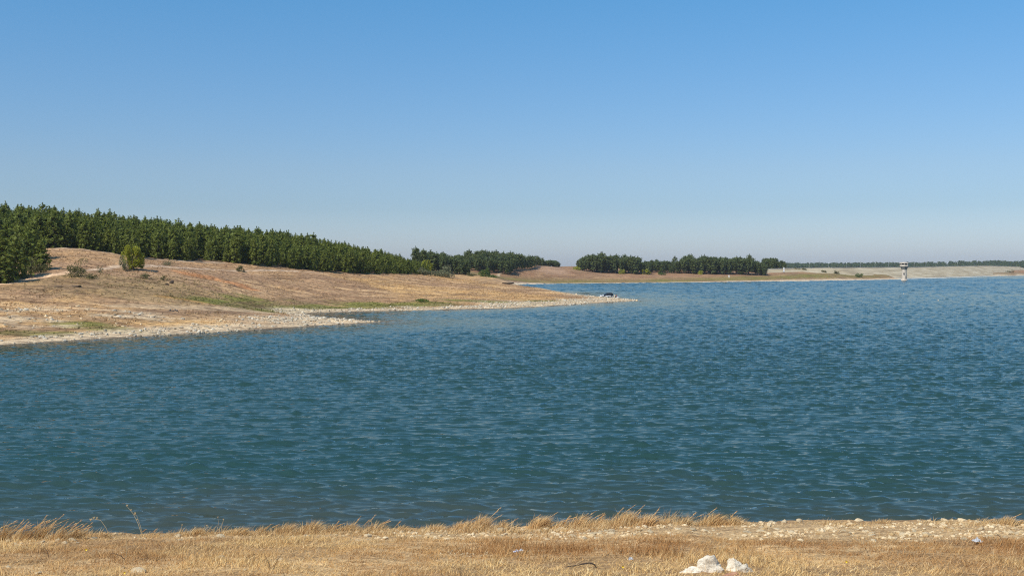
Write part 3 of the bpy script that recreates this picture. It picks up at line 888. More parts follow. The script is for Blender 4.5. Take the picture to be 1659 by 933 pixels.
# candidates on the hill: jittered grid behind the forest edge
cand = []
gx0 = np.arange(-235, 0, 3.9)
for x0 in gx0:
    for y0 in np.arange(235, 560, 4.9):
        x = x0 + rng.uniform(-1.6, 1.6); y = y0 + rng.uniform(-2.0, 2.0)
        fd = float(forest_depth(np.array([x]), np.array([y]))[0])
        if fd < 0.5 or fd > 140: continue
        if fd > 70 and rng.rand() < 0.25: continue
        cand.append((x, y, fd))
cand = np.array(cand)
cz = terrain(cand[:, 0], cand[:, 1])
ch = rng.uniform(7.0, 10.4, len(cand)) * (0.80 + 0.3 * fbm(cand[:, 0], cand[:, 1], 25, 2, 3))
ch *= np.where(cand[:, 2] < 6, rng.uniform(0.75, 1.0, len(cand)), 1.0)
ch *= 1 - 0.12 * smooth(-85, -65, cand[:, 0]) - 0.30 * smooth(-58, -40, cand[:, 0])
# which trees show: sweep from near to far with a skyline per photo column
sky_top = np.full(2400, 2000.0)
vis = np.zeros(len(cand))
for i in np.argsort(cand[:, 1]):
    x, y, fd = cand[i]
    pxc = CX + FPX * x / y; hw = 2.3 * FPX / y
    a_, b_ = int(pxc - hw) + 500, int(pxc + hw) + 500
    if b_ < 1 or a_ > 2398: continue
    a_, b_ = max(a_, 0), min(b_, 2399)
    ytop = HZ - (cz[i] + ch[i] - H) * FPX / y; ybot = HZ - (cz[i] - H) * FPX / y
    xs = np.arange(a_, b_ + 1)
    prof = ytop + (ybot - ytop) * np.abs(xs - 500 - pxc) / hw * 0.8
    gain = np.maximum(0, np.minimum(sky_top[a_:b_ + 1], ybot) - prof)
    infr = (xs - 500 > -5) & (xs - 500 < 1664)
    vis[i] = (gain * infr).sum()
    sky_top[a_:b_ + 1] = np.minimum(sky_top[a_:b_ + 1], prof)
order = np.argsort(-vis)
NIND = 270
pick = set(order[:NIND][vis[order[:NIND]] > 6].tolist())
sv, sf = [], []; nvert = 0
def mesh_arrays(me):
    v = np.empty(len(me.vertices) * 3, np.float32); me.vertices.foreach_get('co', v)
    f = np.empty(len(me.loops), np.int32); me.loops.foreach_get('vertex_index', f)
    return v.reshape(-1, 3), f.reshape(-1, 3)
low_arr = [mesh_arrays(me) for me in low_young]
def add_low(arr, x, y, z, s, rz, wide=1.0):
    global nvert
    v, f = arr
    c_, s_ = math.cos(rz), math.sin(rz)
    w = np.c_[(v[:, 0] * c_ - v[:, 1] * s_) * s * wide + x, (v[:, 0] * s_ + v[:, 1] * c_) * s * wide + y, v[:, 2] * s + z]
    sv.append(w); sf.append(f + nvert); nvert += len(w)
for i in range(len(cand)):
    x, y, fd = cand[i]
    if i in pick:
        pxc = CX + FPX * x / y
        zt_ = zone(pxc, ZONES)
        if fd < 9: lab, grp = 'front row pine of the hill forest ' + zt_, 'front row pines of the hillside forest'
        elif fd < 45: lab, grp = 'pine behind the front row of the hill forest ' + zt_, 'second rank pines of the hillside forest'
        else: lab, grp = 'pine on the skyline of the hill forest ' + zt_, 'skyline pines of the hillside forest'
        tr_ = plant('young_pine', young[rng.randint(len(young))], (x, y, cz[i]), ch[i], 9.0, rng.uniform(0, 6.28), lab, grp, wide=rng.uniform(0.85, 1.35))
        seen_trees.setdefault(lab, []).append((ch[i] / y, tr_))
    else:
        if vis[i] < 0.5 and not (-470 < CX + FPX * x / y < 0): continue
        add_low(low_arr[rng.randint(4)], x, y, cz[i], ch[i] / 9.0, rng.uniform(0, 6.28), 1.1)
me = mesh_np('pine_forest', np.concatenate(sv), np.concatenate(sf), M['needles'])
tag(link_mesh('pine_forest', me), 'dense mass of pines deep in the hillside forest', 'forest', kind='stuff')

# the nearer clump at the left edge, beside the track
LEFT = [(-62, 452, 224, 10.5, 1.2), (-20, 449, 232, 10.5, 1.2), (6, 449.5, 230, 10.0, 1.15), (24, 446, 238, 9.4, 1.1), (44, 437, 252, 9.6, 1.1), (68, 436, 252, 7.6, 1.25), (50, 428, 270, 9.6, 1.1), (12, 434, 258, 10.6, 1.2), (-40, 436, 256, 10.5, 1.2), (30, 425, 280, 10, 1.1), (-95, 445, 238, 10.5, 1.2)]
labs = {0: None, 2: 'large dark pine closest to the pale track at the left edge', 3: 'pine right of the track-side pine, behind the round olive shrub', 4: 'pine at the back of the left clump above the round shrub', 5: 'low wide pine ending the left clump, darkest at its right foot'}
for i, (px, py, D, h, wd) in enumerate(LEFT):
    x = (px - CX) * D / FPX
    lab = labs.get(i) or 'pine in the nearer clump at the left edge of the hill'
    plant('young_pine', young[i % len(young)], on_terrain(x, D), h, 9.0, i * 1.3, lab, 'pines of the near left clump', wide=wd)

# groves across the bay
groves = [
    # x0, x1, front D, back D, top_y front/back-ish heights, spacing, label
    (672, 760, 640, 750, 11.2, 26, 'dark pine in the left grove', 'left grove pines'),
    (738, 880, 790, 900, 10.4, 54, 'dark pine in the left grove', 'left grove pines'),
    (866, 906, 1020, 1100, 6.2, 20, 'small far pine', 'pines beside the mound'),
    (936, 1052, 930, 1040, 14.5, 30, 'dark pine in the middle grove', 'middle grove pines'),
    (1038, 1092, 955, 1020, 9.5, 20, 'loose pine between the middle and right groves', 'pines between the groves'),
    (1084, 1240, 960, 1090, 14.5, 42, 'dark pine in the wide right grove', 'right grove pines'),
    (1232, 1272, 1050, 1130, 11.0, 12, 'low pine ending the far groves', 'pines ending the right grove')]
low_tall = [mesh_arrays(make_pine(340 + i, 14.0, 3.5, 7, 5, 3, 1.7, 1, 0.15, bare=.14, round_top=True, tops=True)[0]) for i in range(4)]
sv, sf = [], []; nvert = 0
for gi, (x0, x1, D0, D1, hh, n, lab, grp) in enumerate(groves):
    pts = []
    for j in range(n * 40):
        px = rng.uniform(x0, x1); D = D0 + (D1 - D0) * rng.rand() ** 1.3
        if j < n * 12: D = D0 + (D1 - D0) * 0.25 * rng.rand()
        if gi == 1: D = max(D, 800 + (px - 826) * 2.2)
        x = (px - CX) * D / FPX
        if all((x - a) ** 2 + ((D - b)) ** 2 > (4.6 if hh > 7 else 3.2) ** 2 for a, b, _ in pts): pts.append((x, D, px))
        if len(pts) >= n * 2: break
    for j, (x, D, px) in enumerate(pts):
        e = min((px - x0), (x1 - px)) / (0.18 * (x1 - x0))
        h = hh * rng.uniform(0.84, 1.08) * (0.60 + 0.40 * min(1, max(0, e)))
        p_ = on_terrain(x, D)
        if D > D0 + 0.42 * (D1 - D0) and gi in (0, 1, 3, 5):     # the back of the groves: only tops show
            add_low(low_tall[rng.randint(4)], x, D, p_.z, h / 14.0, rng.uniform(0, 6.28), 1.1); continue
        lb_ = ('front rank ' if D < D0 + 0.3 * (D1 - D0) else 'rear rank ') + lab + ' ' + zone(px, FAR_ZONES)
        tr_ = plant('tall_pine', tall[rng.randint(len(tall))], p_, h, 14.0, rng.uniform(0, 6.28), lb_, grp, wide=rng.uniform(0.95, 1.25) * (1.7 if hh < 7 else 1.0))
        seen_trees.setdefault(lb_, []).append((h / D, tr_))
name_extremes()
tag(link_mesh('grove_pines', mesh_np('grove_pines', np.concatenate(sv), np.concatenate(sf), M['needles_far'])), 'dark mass of pines at the back of the far groves', 'forest', kind='stuff')

# two slim trees against the sky at the left end of the left grove
for px, D, h in ((674, 600, 14.0), (685, 612, 13.2)):
    x = (px - CX) * D / FPX
    plant('tall_pine', tall[2], on_terrain(x, D), h, 14.0, px, 'taller open crowned pine against the sky at the left end of the left grove', 'open pines at the left end of the left grove', wide=0.9)

# ------------------------------------------------------------------ far wooded ridge behind the dam
rv = []
rpx = np.linspace(1180, 2300, 120)
ridge = []
for px in rpx:
    yb = np.interp(px, [1180, 1275, 1380, 1450, 1500, 1560, 1600, 1659, 1800, 2300], [432, 430.5, 430.3, 430, 429.4, 427.5, 426.6, 427.5, 429, 432])
    D = 3300.0
    ridge.append(((px - CX) * D / FPX, D, H + (HZ - yb) * D / FPX))
ridge = np.array(ridge)
verts = []; 
for x, y, z in ridge:
    verts += [(x, y - 900, 5.0), (x, y - 350, 5 + (z - 5) * 0.55), (x, y, z), (x, y + 500, z - 3), (x, y + 1500, 4)]
n5 = 5; faces = [(i * n5 + j, (i + 1) * n5 + j, (i + 1) * n5 + j + 1, i * n5 + j + 1) for i in range(len(ridge) - 1) for j in range(4)]
o = link_mesh('ridge', mesh_np('ridge', np.array(verts), np.array(faces), M['hill'], True, np.tile([[0.10, 0.10, 0.05]], (len(verts), 1))))
tag(o, 'low far ridge behind the dam under dark woodland', 'ridge', kind='structure')
fw = []; ff = []; nf = 0
lv = [mesh_arrays(make_pine(400 + i, 11, 4.2, 4, 4, 2, 3.4, 1, 0.6, bare=.05, round_top=True, tops=False)[0]) for i in range(4)]
for i in range(1700):
    px = rng.uniform(1262, 1800); t = rng.rand()
    D = 2700 + 620 * t
    x = (px - CX) * D / FPX
    k = np.interp(x, ridge[:, 0], ridge[:, 2])
    y0 = 3300.0
    z = np.interp(D, [y0 - 900, y0 - 350, y0], [5, 5 + (k - 5) * .55, k])
    s = rng.uniform(0.62, 0.95)
    v, f = lv[rng.randint(4)]
    fw.append(v * np.array([s * 1.6, s * 1.6, s]) + np.array([x, D, z])); ff.append(f + nf); nf += len(v)
tag(link_mesh('far_wood', mesh_np('far_wood', np.concatenate(fw), np.concatenate(ff), M['needles_far'])), 'continuous dark wood on the far ridge behind the dam', 'forest', kind='stuff')

# ------------------------------------------------------------------ shrubs and broadleaf trees
def leaf_blob(seed, rx, ry, rz_, n, leaf, zc, flat=0.0, holes=0.35):
    rng_ = np.random.RandomState(seed); V = []; F = []
    lobes = [(rng_.normal(size=3) * np.array([rx, ry, rz_]) * 0.46, rng_.uniform(0.26, 0.56)) for _ in range(13)]
    k = 0
    while k < n:
        lc, lr = lobes[rng_.randint(13)]
        d = rng_.normal(size=3); d /= np.linalg.norm(d)
        c = lc + d * lr * np.array([rx, ry, rz_]) * rng_.uniform(0.55, 1.05)
        c[2] += zc
        if c[2] < -0.1: continue
        a = rng_.normal(size=3); a /= np.linalg.norm(a); b = np.cross(a, rng_.normal(size=3)); b /= np.linalg.norm(b)
        s = leaf * rng_.uniform(0.6, 1.3); i = len(V)
        V += [c - a * s, c + b * s * .5, c + a * s, c - b * s * .5]; F.append((i, i + 1, i + 2, i + 3)); k += 1
    return mesh_np('leaves', np.array(V), np.array(F), None)

def shrub(name, px, py, w, h, matk, label, cat='shrub', n=700, leaf=0.16, D=None, trunk=0.0, seed=1, group=None):
    """w and h in metres"""
    p = ground_at(px, py) if D is None else on_terrain((px - CX) * D / FPX, D)
    r = empty(name, p, seed)
    n = int(n * 1.6); leaf *= 1.15; w *= 1.12
    me = leaf_blob(seed, w * .5, w * .45, (h - trunk) * .58, n, leaf, trunk + (h - trunk) * (.48 if trunk else .34))
    me.materials.append(M[matk])
    link_mesh('leaves', me, r)
    b = MB(); rg = random.Random(seed)
    for i in range(5):
        a = i * 1.26 + rg.random()
        b.tube([(0, 0, -0.2), (w * .08 * math.cos(a), w * .08 * math.sin(a), h * .3), (w * .3 * math.cos(a), w * .3 * math.sin(a), h * rg.uniform(.6, .85))], [0.022 * h, 0.015 * h, 0.005 * h], 5)
    b.build('stems', M['bark'], r)
    tag(r, label, cat, group)
    return r

mpp = lambda D: D / FPX
shrub('broadleaf_tree', 216, 438, 4.0, 6.4, 'yellow_leaf', 'bright yellow green tree standing alone on the hillside', 'tree', 2200, 0.22, trunk=0.3, seed=3)
shrub('shrub', 201, 438, 2.6, 3.3, 'grey_leaf', 'grey green shrub against the left side of the yellow green tree', n=520, leaf=0.13, seed=4)
shrub('shrub', 57, 442, 4.0, 2.9, 'olive_leaf', 'round olive brown shrub in front of the left pine clump', n=1000, leaf=0.13, seed=5)
shrub('shrub', 126, 449, 4.4, 3.3, 'olive_leaf', 'ragged dark olive shrub below the bend of the track', n=800, leaf=0.14, seed=6)
shrub('shrub', 147, 452, 2.2, 1.3, 'olive_leaf', 'low olive shrub trailing right of the ragged one', n=240, leaf=0.12, seed=7)
shrub('shrub', 38, 446, 2.0, 1.5, 'green_leaf', 'small green bush at the foot of the left pines', n=260, leaf=0.12, seed=8)
shrub('shrub', 163, 441, 1.5, 1.3, 'grey_leaf', 'tiny grey shrub between the ragged shrub and the yellow tree', n=160, leaf=0.1, seed=9)
shrub('shrub', 236, 451, 2.4, 1.3, 'olive_leaf', 'small olive shrub right below the yellow green tree', n=240, leaf=0.12, seed=10)
shrub('shrub', 272, 430, 3.6, 1.3, 'grey_leaf', 'flat grey brown shrub right of the yellow tree', n=260, leaf=0.12, seed=11)
shrub('shrub', 265, 455, 1.4, 1.3, 'olive_leaf', 'small bush on top of the dark earth ledge', n=160, leaf=0.1, seed=12)
shrub('shrub', 389, 440.5, 2.5, 2.3, 'olive_leaf', 'small green shrub on the pale path below the forest', n=420, leaf=0.13, seed=13)
shrub('shrub', 716, 449, 9.5, 5.0, 'grey_leaf', 'wide grey green shrub before the left grove', n=1100, leaf=0.3, D=470, seed=14)
shrub('shrub', 686, 446, 7.0, 3.2, 'grey_leaf', 'lower grey green shrub at the right end of the hillside forest', n=700, leaf=0.26, D=462, seed=15)
shrub('broadleaf_tree', 693, 446, 4.2, 6.5, 'yellow_leaf', 'yellowish young tree behind the grey shrubs', 'tree', 500, 0.3, D=520, trunk=1.2, seed=16)
shrub('shrub', 791, 445, 6.0, 4.0, 'green_leaf', 'bright green round bush beside the sandy trail', n=500, leaf=0.35, D=690, seed=17)
shrub('shrub', 781, 459, 6.5, 3.6, 'green_leaf', 'dark green bush low by the head of the bay', n=500, leaf=0.3, D=600, seed=18)
shrub('shrub', 763, 457, 5.0, 1.7, 'olive_leaf', 'low dark bush left of the bay head bush', n=250, leaf=0.28, D=590, seed=19)
shrub('shrub', 796, 458, 5.0, 2.0, 'green_leaf', 'pale green low bush right of the bay head bush', n=300, leaf=0.28, D=640, seed=20)
shrub('shrub', 681, 489, 4.2, 1.0, 'green_leaf', 'bright green clump of weeds on the peninsula shore', n=420, leaf=0.16, seed=21)
for i, (px, py, D, w, h, mk, lab) in enumerate([
    (935, 441, 920, 7, 4.5, 'yellow_leaf', 'yellow green bush at the left foot of the middle grove'), (1008, 441, 925, 6, 4.5, 'yellow_leaf', 'yellowish bush among the middle grove trunks'),
    (1048, 441, 930, 6, 5.5, 'yellow_leaf', 'yellowish bush below the dip between the groves'), (1070, 440, 930, 6, 5, 'green_leaf', 'green bush at the right of the dip between the groves'),
    (1136, 440, 950, 5, 4, 'yellow_leaf', 'small yellow bush below the right grove'), (1283, 438, 1060, 14, 4.2, 'olive_leaf', 'wide olive scrub behind the white marker post'),
    (1300, 438.5, 1060, 9, 3.6, 'olive_leaf', 'olive scrub at the left end of the dam'), (1391, 446, 1040, 8, 4.0, 'green_leaf', 'round green bush on the point before the dam'),
    (1355, 442, 1060, 5, 2.6, 'olive_leaf', 'small bush at the foot of the dam facing'), (1334, 442, 1060, 5, 2.4, 'olive_leaf', 'smaller bush left along the dam foot'), (1638, 442, 1745, 14, 5, 'olive_leaf', 'dark bush on the tongue of land at the right edge')]):
    shrub('shrub', px, py, w, h, mk, lab, n=260, leaf=0.42, D=D, seed=40 + i)

# ------------------------------------------------------------------ stones
def rock_mesh(seed, sub, sx=1.0, sy=0.8, sz=0.55, rough=0.35, cuts=7):
    import bmesh
    bm = bmesh.new(); bmesh.ops.create_icosphere(bm, subdivisions=sub, radius=1.0)
    rg = np.random.RandomState(seed)
    P = np.array([v.co[:] for v in bm.verts])
    for i in range(cuts):       # chop flat facets
        d = rg.normal(size=3); d /= np.linalg.norm(d); t = rg.uniform(0.45, 0.85)
        e = P @ d - t; P = P - np.outer(np.maximum(e, 0) * 0.92, d)
    k = rg.uniform(-10, 10, 3)
    q = fbm(P[:, 0] * 1.0 + k[0] + 30, P[:, 1] + P[:, 2] * 1.7 + k[1] + 30, 0.55, 4, seed % 5) - .5
    P = P * (1 + rough * q[:, None] * 1.2)
    P = P * np.array([sx, sy, sz])
    F = np.array([[v.index for v in f.verts] for f in bm.faces])
    bm.free()
    return P, F

def stone_mesh(name, mat, *a, **k):
    P, F = rock_mesh(*a, **k)
    return mesh_np(name, P, F, mat, False)
near_stones = [stone_mesh('stone', M['stone'], 500 + i, 2, 1.0, rng.uniform(.65, .95), rng.uniform(.38, .62)) for i in range(9)]
far_stones = [stone_mesh('stone', M['stone'], 540 + i, 1, 1.0, rng.uniform(.65, .95), rng.uniform(.45, .75)) for i in range(5)]

def stone(px, py, wpx, lab, grp=None, meshes=near_stones, far=False, name='stone', hk=1.0, mat=None):
    p = ground_at(px, py) if far else bank_at(px, py)
    r = 0.5 * wpx * p.y / FPX
    me = meshes[rng.randint(len(meshes))]
    o = link_mesh(name, me)
    o.location = (p.x, p.y, p.z + 0.08 * r); o.scale = (r, r * rng.uniform(.8, 1.1), r * hk)
    o.rotation_euler = (rng.uniform(-.25, .25), rng.uniform(-.25, .25), rng.uniform(0, 6.28))
    tag(o, lab, 'stone', grp)
    return o

ST_L = 'pale stones lining the near bank edge at the left'
for px, py, w in [(13, 878, 17), (24, 881, 10), (34, 880, 8), (48, 877, 11), (93, 876, 14), (104, 879, 11), (118, 875, 17), (124, 879, 9), (70, 878, 12)]:
    stone(px, py, w, 'pale stone in the short row along the near bank edge at the left', ST_L)
for px, py, w, lab in [(152, 873, 13, 'white flat stone alone at the edge right of the tall plumed grass'), (289, 869.5, 15, 'flat cream stone at the edge beside a dry stalk'), (357, 869.5, 17, 'cream stone under the two crossed dry stalks'),
                       (444, 866, 12, 'pale pinkish stone left of a straw tussock at the edge'), (194, 898, 15, 'pale flat stone half buried under a dark dry stem'), (45, 926, 9, 'small pale stone near the bottom left corner'),
                       (62, 929, 13, 'greyish white stone at the bottom left beside a pale stone'), (222, 927, 27, 'large crusty pale stone at the bottom left'), (199, 921, 11, 'pale pinkish stone behind the large crusty stone'), (14, 919, 12, 'half hidden pale stone at the left edge of the grass'),
                       (358, 903, 14, 'pale stone beside the disturbed dark earth'), (455, 907, 12, 'cream stone in the grass right of a dead weed'), (398, 923, 9, 'thin pale stone low in the left grass'), (786, 896, 6, 'small bright upright stone above the rubble heap'),
                       (813, 913, 13, 'pale flat stone right below the rubble heap'), (663, 916, 5, 'tiny white stone in the middle of the grass'), (469, 873, 10, 'white stone lying under a tussock left of centre'), (498, 869, 11, 'white stone with a dark gap beside it'), (456, 875, 8, 'small white stone before the pair under the tussock'),
                       (671, 869, 9, 'bright rounded stone in the rubble left of centre'), (813, 860, 19, 'large pale block at the edge right of the golden tuft'), (795, 859, 10, 'pale stone touching the large block'), (917, 857, 9, 'pale stone with black shade under it between two tufts'), (1053, 862, 13, 'square white stone in the rubble below the long tussock'),
                       (1270, 846, 13, 'tallest upright stone on the bank edge right of centre'), (1296, 845.5, 15, 'wide pale block just right of the tallest upright stone'), (1250, 846.5, 10, 'smaller block just left of the tallest upright stone'), (1234, 855, 9, 'bright stone below the upright stones'),
                       (1392, 844, 13, 'cream stone at the edge right of the long gap'), (1489, 843.5, 7, 'small cream stone at the edge beside a straw clump'), (1505, 843.5, 9, 'cream rounded stone between two smaller edge stones'), (1531, 844, 12, 'pale stone left of the big edge boulder'), (1556, 844, 17, 'big cream boulder on the bank edge at right'), (1583, 846, 9, 'cream stone right of the big edge boulder'),
                       (1412, 864, 10, 'flat white stone left of the layered slab'), (1464, 866, 18, 'long layered white slab in the rubble at right'), (1480, 861, 9, 'pale stone standing behind the layered slab'), (1502, 867.5, 18, 'flat whitish slab right of the layered slab'), (1545, 856, 6, 'single white stone in the straw right of the slabs'),
                       (1589, 857, 10, 'pale pinkish stone on the straw right of the edge boulder'), (1648, 865, 11, 'flat white stone at the right edge of the bank'), (1557, 872, 5, 'small grey white stone left of the white litter')]:
    stone(px, py, w * (1.2 if py < 862 else 1.1), lab, 'pale stones lying on the near bank', hk=1.1 if py < 850 else 1.0)

# the two big rocks and the reddish one at the bottom
def big_rock(name, px, py, w, h, mat, lab, seed, yaw=0.0, sub=4, depth=0.7):
    p = bank_at(px, py)
    P, F = rock_mesh(seed, sub, 1, depth, 1, 0.55, 12)
    P = P * np.array([.5 * w, .5 * w, h]) * p.y / FPX
    o = link_mesh(name, mesh_np(name, P, F, M[mat], False))
    o.location = (p.x, p.y, p.z - 0.025); o.rotation_euler = (0, 0, yaw)
    tag(o, lab, 'rock')
    return o
big_rock('rock', 1147, 925, 52, 27, 'white_rock', 'large bright white rock, left and tallest of the pair in the foreground grass', 601)
big_rock('rock', 1118, 926, 50, 17, 'white_rock', 'low white rock tailing off left of the large bright one', 602)
big_rock('rock', 1186, 923, 36, 22, 'white_rock', 'rounded crumbly white rock right of the large bright one', 606)
big_rock('rock', 1209, 926, 28, 17, 'white_rock', 'jagged broken white rock at the right end of the foreground rocks', 604)
big_rock('rock', 1184, 935, 40, 11, 'red_rock', 'flat reddish rock in front of the white rocks', 605)

# rubble strip: the biggest as stones, the rest as one mass
RUB = 'rubble stones of the bare strip along the near bank'
nrub = 0; placed = []
while nrub < 165:
    px = rng.uniform(540, 1659) if rng.rand() < 0.93 else rng.uniform(0, 540)
    base = np.interp(px, [0, 560, 800, 1000, 1120, 1250, 1400, 1659], [880, 866, 865, 860, 860, 857, 862, 868])
    py = base - 6 + abs(rng.normal()) * 11
    p = bank_at(px, py)
    if rubble_mask(np.array([p.x]), np.array([p.y]))[0] < 0.12: continue
    if any((p.x - a) ** 2 + (p.y - b) ** 2 < .1 ** 2 for a, b in placed): continue
    placed.append((p.x, p.y))
    s_ = 4.5 + 12.0 * rng.rand() ** 2.2
    side = 'left' if px < 760 else ('middle' if px < 1180 else 'right')
    stone(px, py, s_, {'left': 'small cream stone among the rubble on the bank edge left of the middle', 'middle': 'small cream stone among the rubble under the long tussocks', 'right': 'small cream stone among the rubble of the right bank edge'}[side], RUB + ', ' + side)
    nrub += 1

def scatter(name, pts, meshes, size, mat, label, cat, colour_lo, colour_hi, seed=1, zk=1.0):
    rg = np.random.RandomState(seed); V = []; F = []; Cc = []; n = 0
    for (x, y, z), s in zip(pts, size):
        P, Fm = meshes[rg.randint(len(meshes))]
        a = rg.uniform(0, 6.28); c_, s_ = math.cos(a), math.sin(a)
        Q = np.c_[(P[:, 0] * c_ - P[:, 1] * s_) * s, (P[:, 0] * s_ + P[:, 1] * c_) * s, P[:, 2] * s * zk] + np.array([x, y, z + s * 0.15])
        V.append(Q); F.append(Fm + n); n += len(Q)
        t = rg.rand() ; Cc.append(np.tile(np.array(colour_lo) * (1 - t) + np.array(colour_hi) * t, (len(Q), 1)))
    o = link_mesh(name, mesh_np(name, np.concatenate(V), np.concatenate(F), mat, False, np.concatenate(Cc)))
    tag(o, label, cat, kind='stuff')
    return o
peb = [rock_mesh(700 + i, 1, 1, .8, .6, .3, 4) for i in range(6)]
import bmesh
x = rng.uniform(-15, 15.5, 160000); y = rng.uniform(21.8, 27.6, 160000)
ok = rng.rand(160000) < rubble_mask(x, y) * (0.18 + 0.82 * smooth(-6, -1, x)) * smooth(.34, .6, fbm(x, y, .8, 3, 2)) * 0.07
x, y = x[ok], y[ok]
scatter('rubble', np.c_[x, y, bank_z(x, y)], peb, 0.014 + 0.075 * rng.rand(len(x)) ** 3.0, M['pebble'], 'loose pale rubble and pebbles scattered along the near bank edge', 'rubble', (0.42, 0.28, 0.13), (0.72, 0.57, 0.36), 3)

# shore stones across the bay
x = []; y = []
for _ in range(1):
    uu_ = rng.uniform(-0.56, 0.14, 260000); D_ = rng.uniform(140, 372, 260000)
    x = uu_ * D_; y = D_
sdp = signed_dist(x, y)
st = stony_mask(x, y, sdp)
ok = (sdp > 0.1) & (rng.rand(len(x)) < st * st * 0.22 * smooth(.25, .6, fbm(x, y, 3.5, 3, 7)) * (y / 180))
x, y = x[ok][:7000], y[ok][:7000]
scatter('shore_stones', np.c_[x, y, terrain(x, y)], peb, (0.07 + 0.42 * rng.rand(len(x)) ** 4.0), M['pebble'], 'countless pale stones along the shores across the bay', 'stones', (0.30, 0.24, 0.16), (0.62, 0.55, 0.43), 4)

# boulders on the far shores
BO = [(30, 506, 9, 'pale boulder in the stony patch at the left edge'), (15, 515, 12, 'broad pale boulder at the left edge of the stony patch'), (74, 513, 10, 'whitest boulder in the middle of the stony patch'), (82, 515, 8, 'white boulder touching the whitest one'), (127, 497, 10, 'grey white boulder at the top of the stony patch'), (114, 498, 6, 'white stone left of the top boulder'),
      (228, 526, 7, 'single white stone on the straw above the lower shore'), (537, 516, 4, 'upright white stone on the back edge of the near spit'), (533.5, 517, 4, 'pointed white stone left of the upright one on the spit'), (587, 519, 6, 'peaked pale stone near the tip of the near spit'), (603, 521, 5, 'pale stone at the very tip of the near spit'), (596, 521, 5, 'pale stone just before the tip of the near spit'),
      (1032, 486.5, 5, 'white stone at the tip of the second peninsula'), (934, 475.5, 5, 'white stone on the ridge left of the parked car'), (142, 502, 8, 'pale boulder right of the stony patch'), (100, 504, 8, 'grey boulder with dark shade in the stony patch'), (55, 521, 8, 'flat pale stone low in the stony patch'), (8, 527, 8, 'pale stone above the left shore'), (132, 517, 8, 'pale stone low right of the stony patch'), (1012, 484, 3, 'pale stone on the crest right of the seated people')]
for px, py, w, lab in BO: stone(px, py, w, lab, 'boulders on the shores across the bay', far_stones, True)
for i in range(46):
    px = rng.uniform(0, 210); py = rng.uniform(497, 530)
    stone(px, py, rng.uniform(3, 6.5), 'pale grey stone strewn over the stony patch of the left hillside', 'stones of the stony patch on the left hillside', far_stones, True)
for i in range(8):
    stone(359 + rng.uniform(-8, 8), 519 + rng.uniform(-2.5, 2.5), rng.uniform(4, 7), 'grey stone in the small heap above the lower shore', 'grey stone heap', far_stones, True)
dk = [stone_mesh('stone', M['dark_stone'], 560 + i, 1, 1, .8, .7) for i in range(3)]
for i, px in enumerate((276, 280, 284, 287)):
    stone(px, 503.5 + (i % 2), 6, 'blackish stone in the dark heap on the straw slope', 'dark stone heap', dk, True, hk=1.2)
# eroded ledges on the slope, shade of the overhang put into their dark colour
def ledge(px, py, w, h, lab, seed, yaw=0):
    p = ground_at(px, py); P, F = rock_mesh(seed, 3, 1, .5, 1, .5, 8)
    P = P * np.array([.5 * w, .5 * w, h * .6]) * p.y / FPX
    o = link_mesh('earth_ledge', mesh_np('earth_ledge', P, F, M['dark_earth_shade'])); o.location = p; o.rotation_euler = (0, RAD(yaw), 0)
    tag(o, lab, 'earth ledge')
ledge(277, 459, 13, 6, 'overhanging earth ledge with its shade painted dark, in the middle of the hillside', 611, -24)
ledge(271, 462, 7, 5, 'smaller clod with its shade painted dark at the lower left end of the ledge', 612)
ledge(120, 464.5, 24, 2.6, 'thin eroded step with its shade painted dark in the turf below the ragged shrub', 613, -6)
ledge(95, 464.5, 20, 1.6, 'faint eroded step with its shade painted dark left of the thicker one', 614)

# ------------------------------------------------------------------ grasses
def blades(base, hgt, width, lean, col, seed, segs=2, curl=0.5):
    """curved blades; base (n,3) hgt (n) width (n) lean (n,2) horizontal tip offset"""
    rg = np.random.RandomState(seed); n = len(base)
    az_ = rg.uniform(0, 2 * PI, n)
    t = np.c_[np.cos(az_), np.sin(az_), np.zeros(n)] * width[:, None] * .5
    lv = []
    for i in range(segs + 1):
        q = i / segs
        c = base + np.c_[lean * (q ** (1 + curl))[..., None] if False else lean * q ** (1 + curl), hgt * (q - 0.18 * q * q * np.minimum(1, np.hypot(lean[:, 0], lean[:, 1]) / np.maximum(hgt, 1e-3)))]
        lv.append(c)
    V = []; F = []
    nv = 2 * segs + 1
    A = np.empty((n, nv, 3))
    for i in range(segs):
        k = 1 - 0.35 * i / segs
        A[:, 2 * i] = lv[i] - t * k; A[:, 2 * i + 1] = lv[i] + t * k
    A[:, -1] = lv[-1]
    tri = []
    for i in range(segs - 1):
        a = 2 * i; tri += [(a, a + 1, a + 3), (a, a + 3, a + 2)]
    tri.append((2 * segs - 2, 2 * segs - 1, 2 * segs))
    tri = np.array(tri)
    Fm = (tri[None] + (np.arange(n) * nv)[:, None, None]).reshape(-1, 3)
    return A.reshape(-1, 3), Fm, np.repeat(col, nv, axis=0)

def straw_colours(n, seed, k=1.0):
    rg = np.random.RandomState(seed)
    pal = np.array([[0.74, 0.51, 0.24], [0.65, 0.42, 0.18], [0.80, 0.61, 0.34], [0.50, 0.31, 0.14], [0.30, 0.18, 0.085], [0.70, 0.47, 0.21]])
    c = pal[rg.choice(6, n, p=[.26, .24, .16, .17, .07, .10])] * rg.uniform(.8, 1.2, (n, 1)) * k
    return c

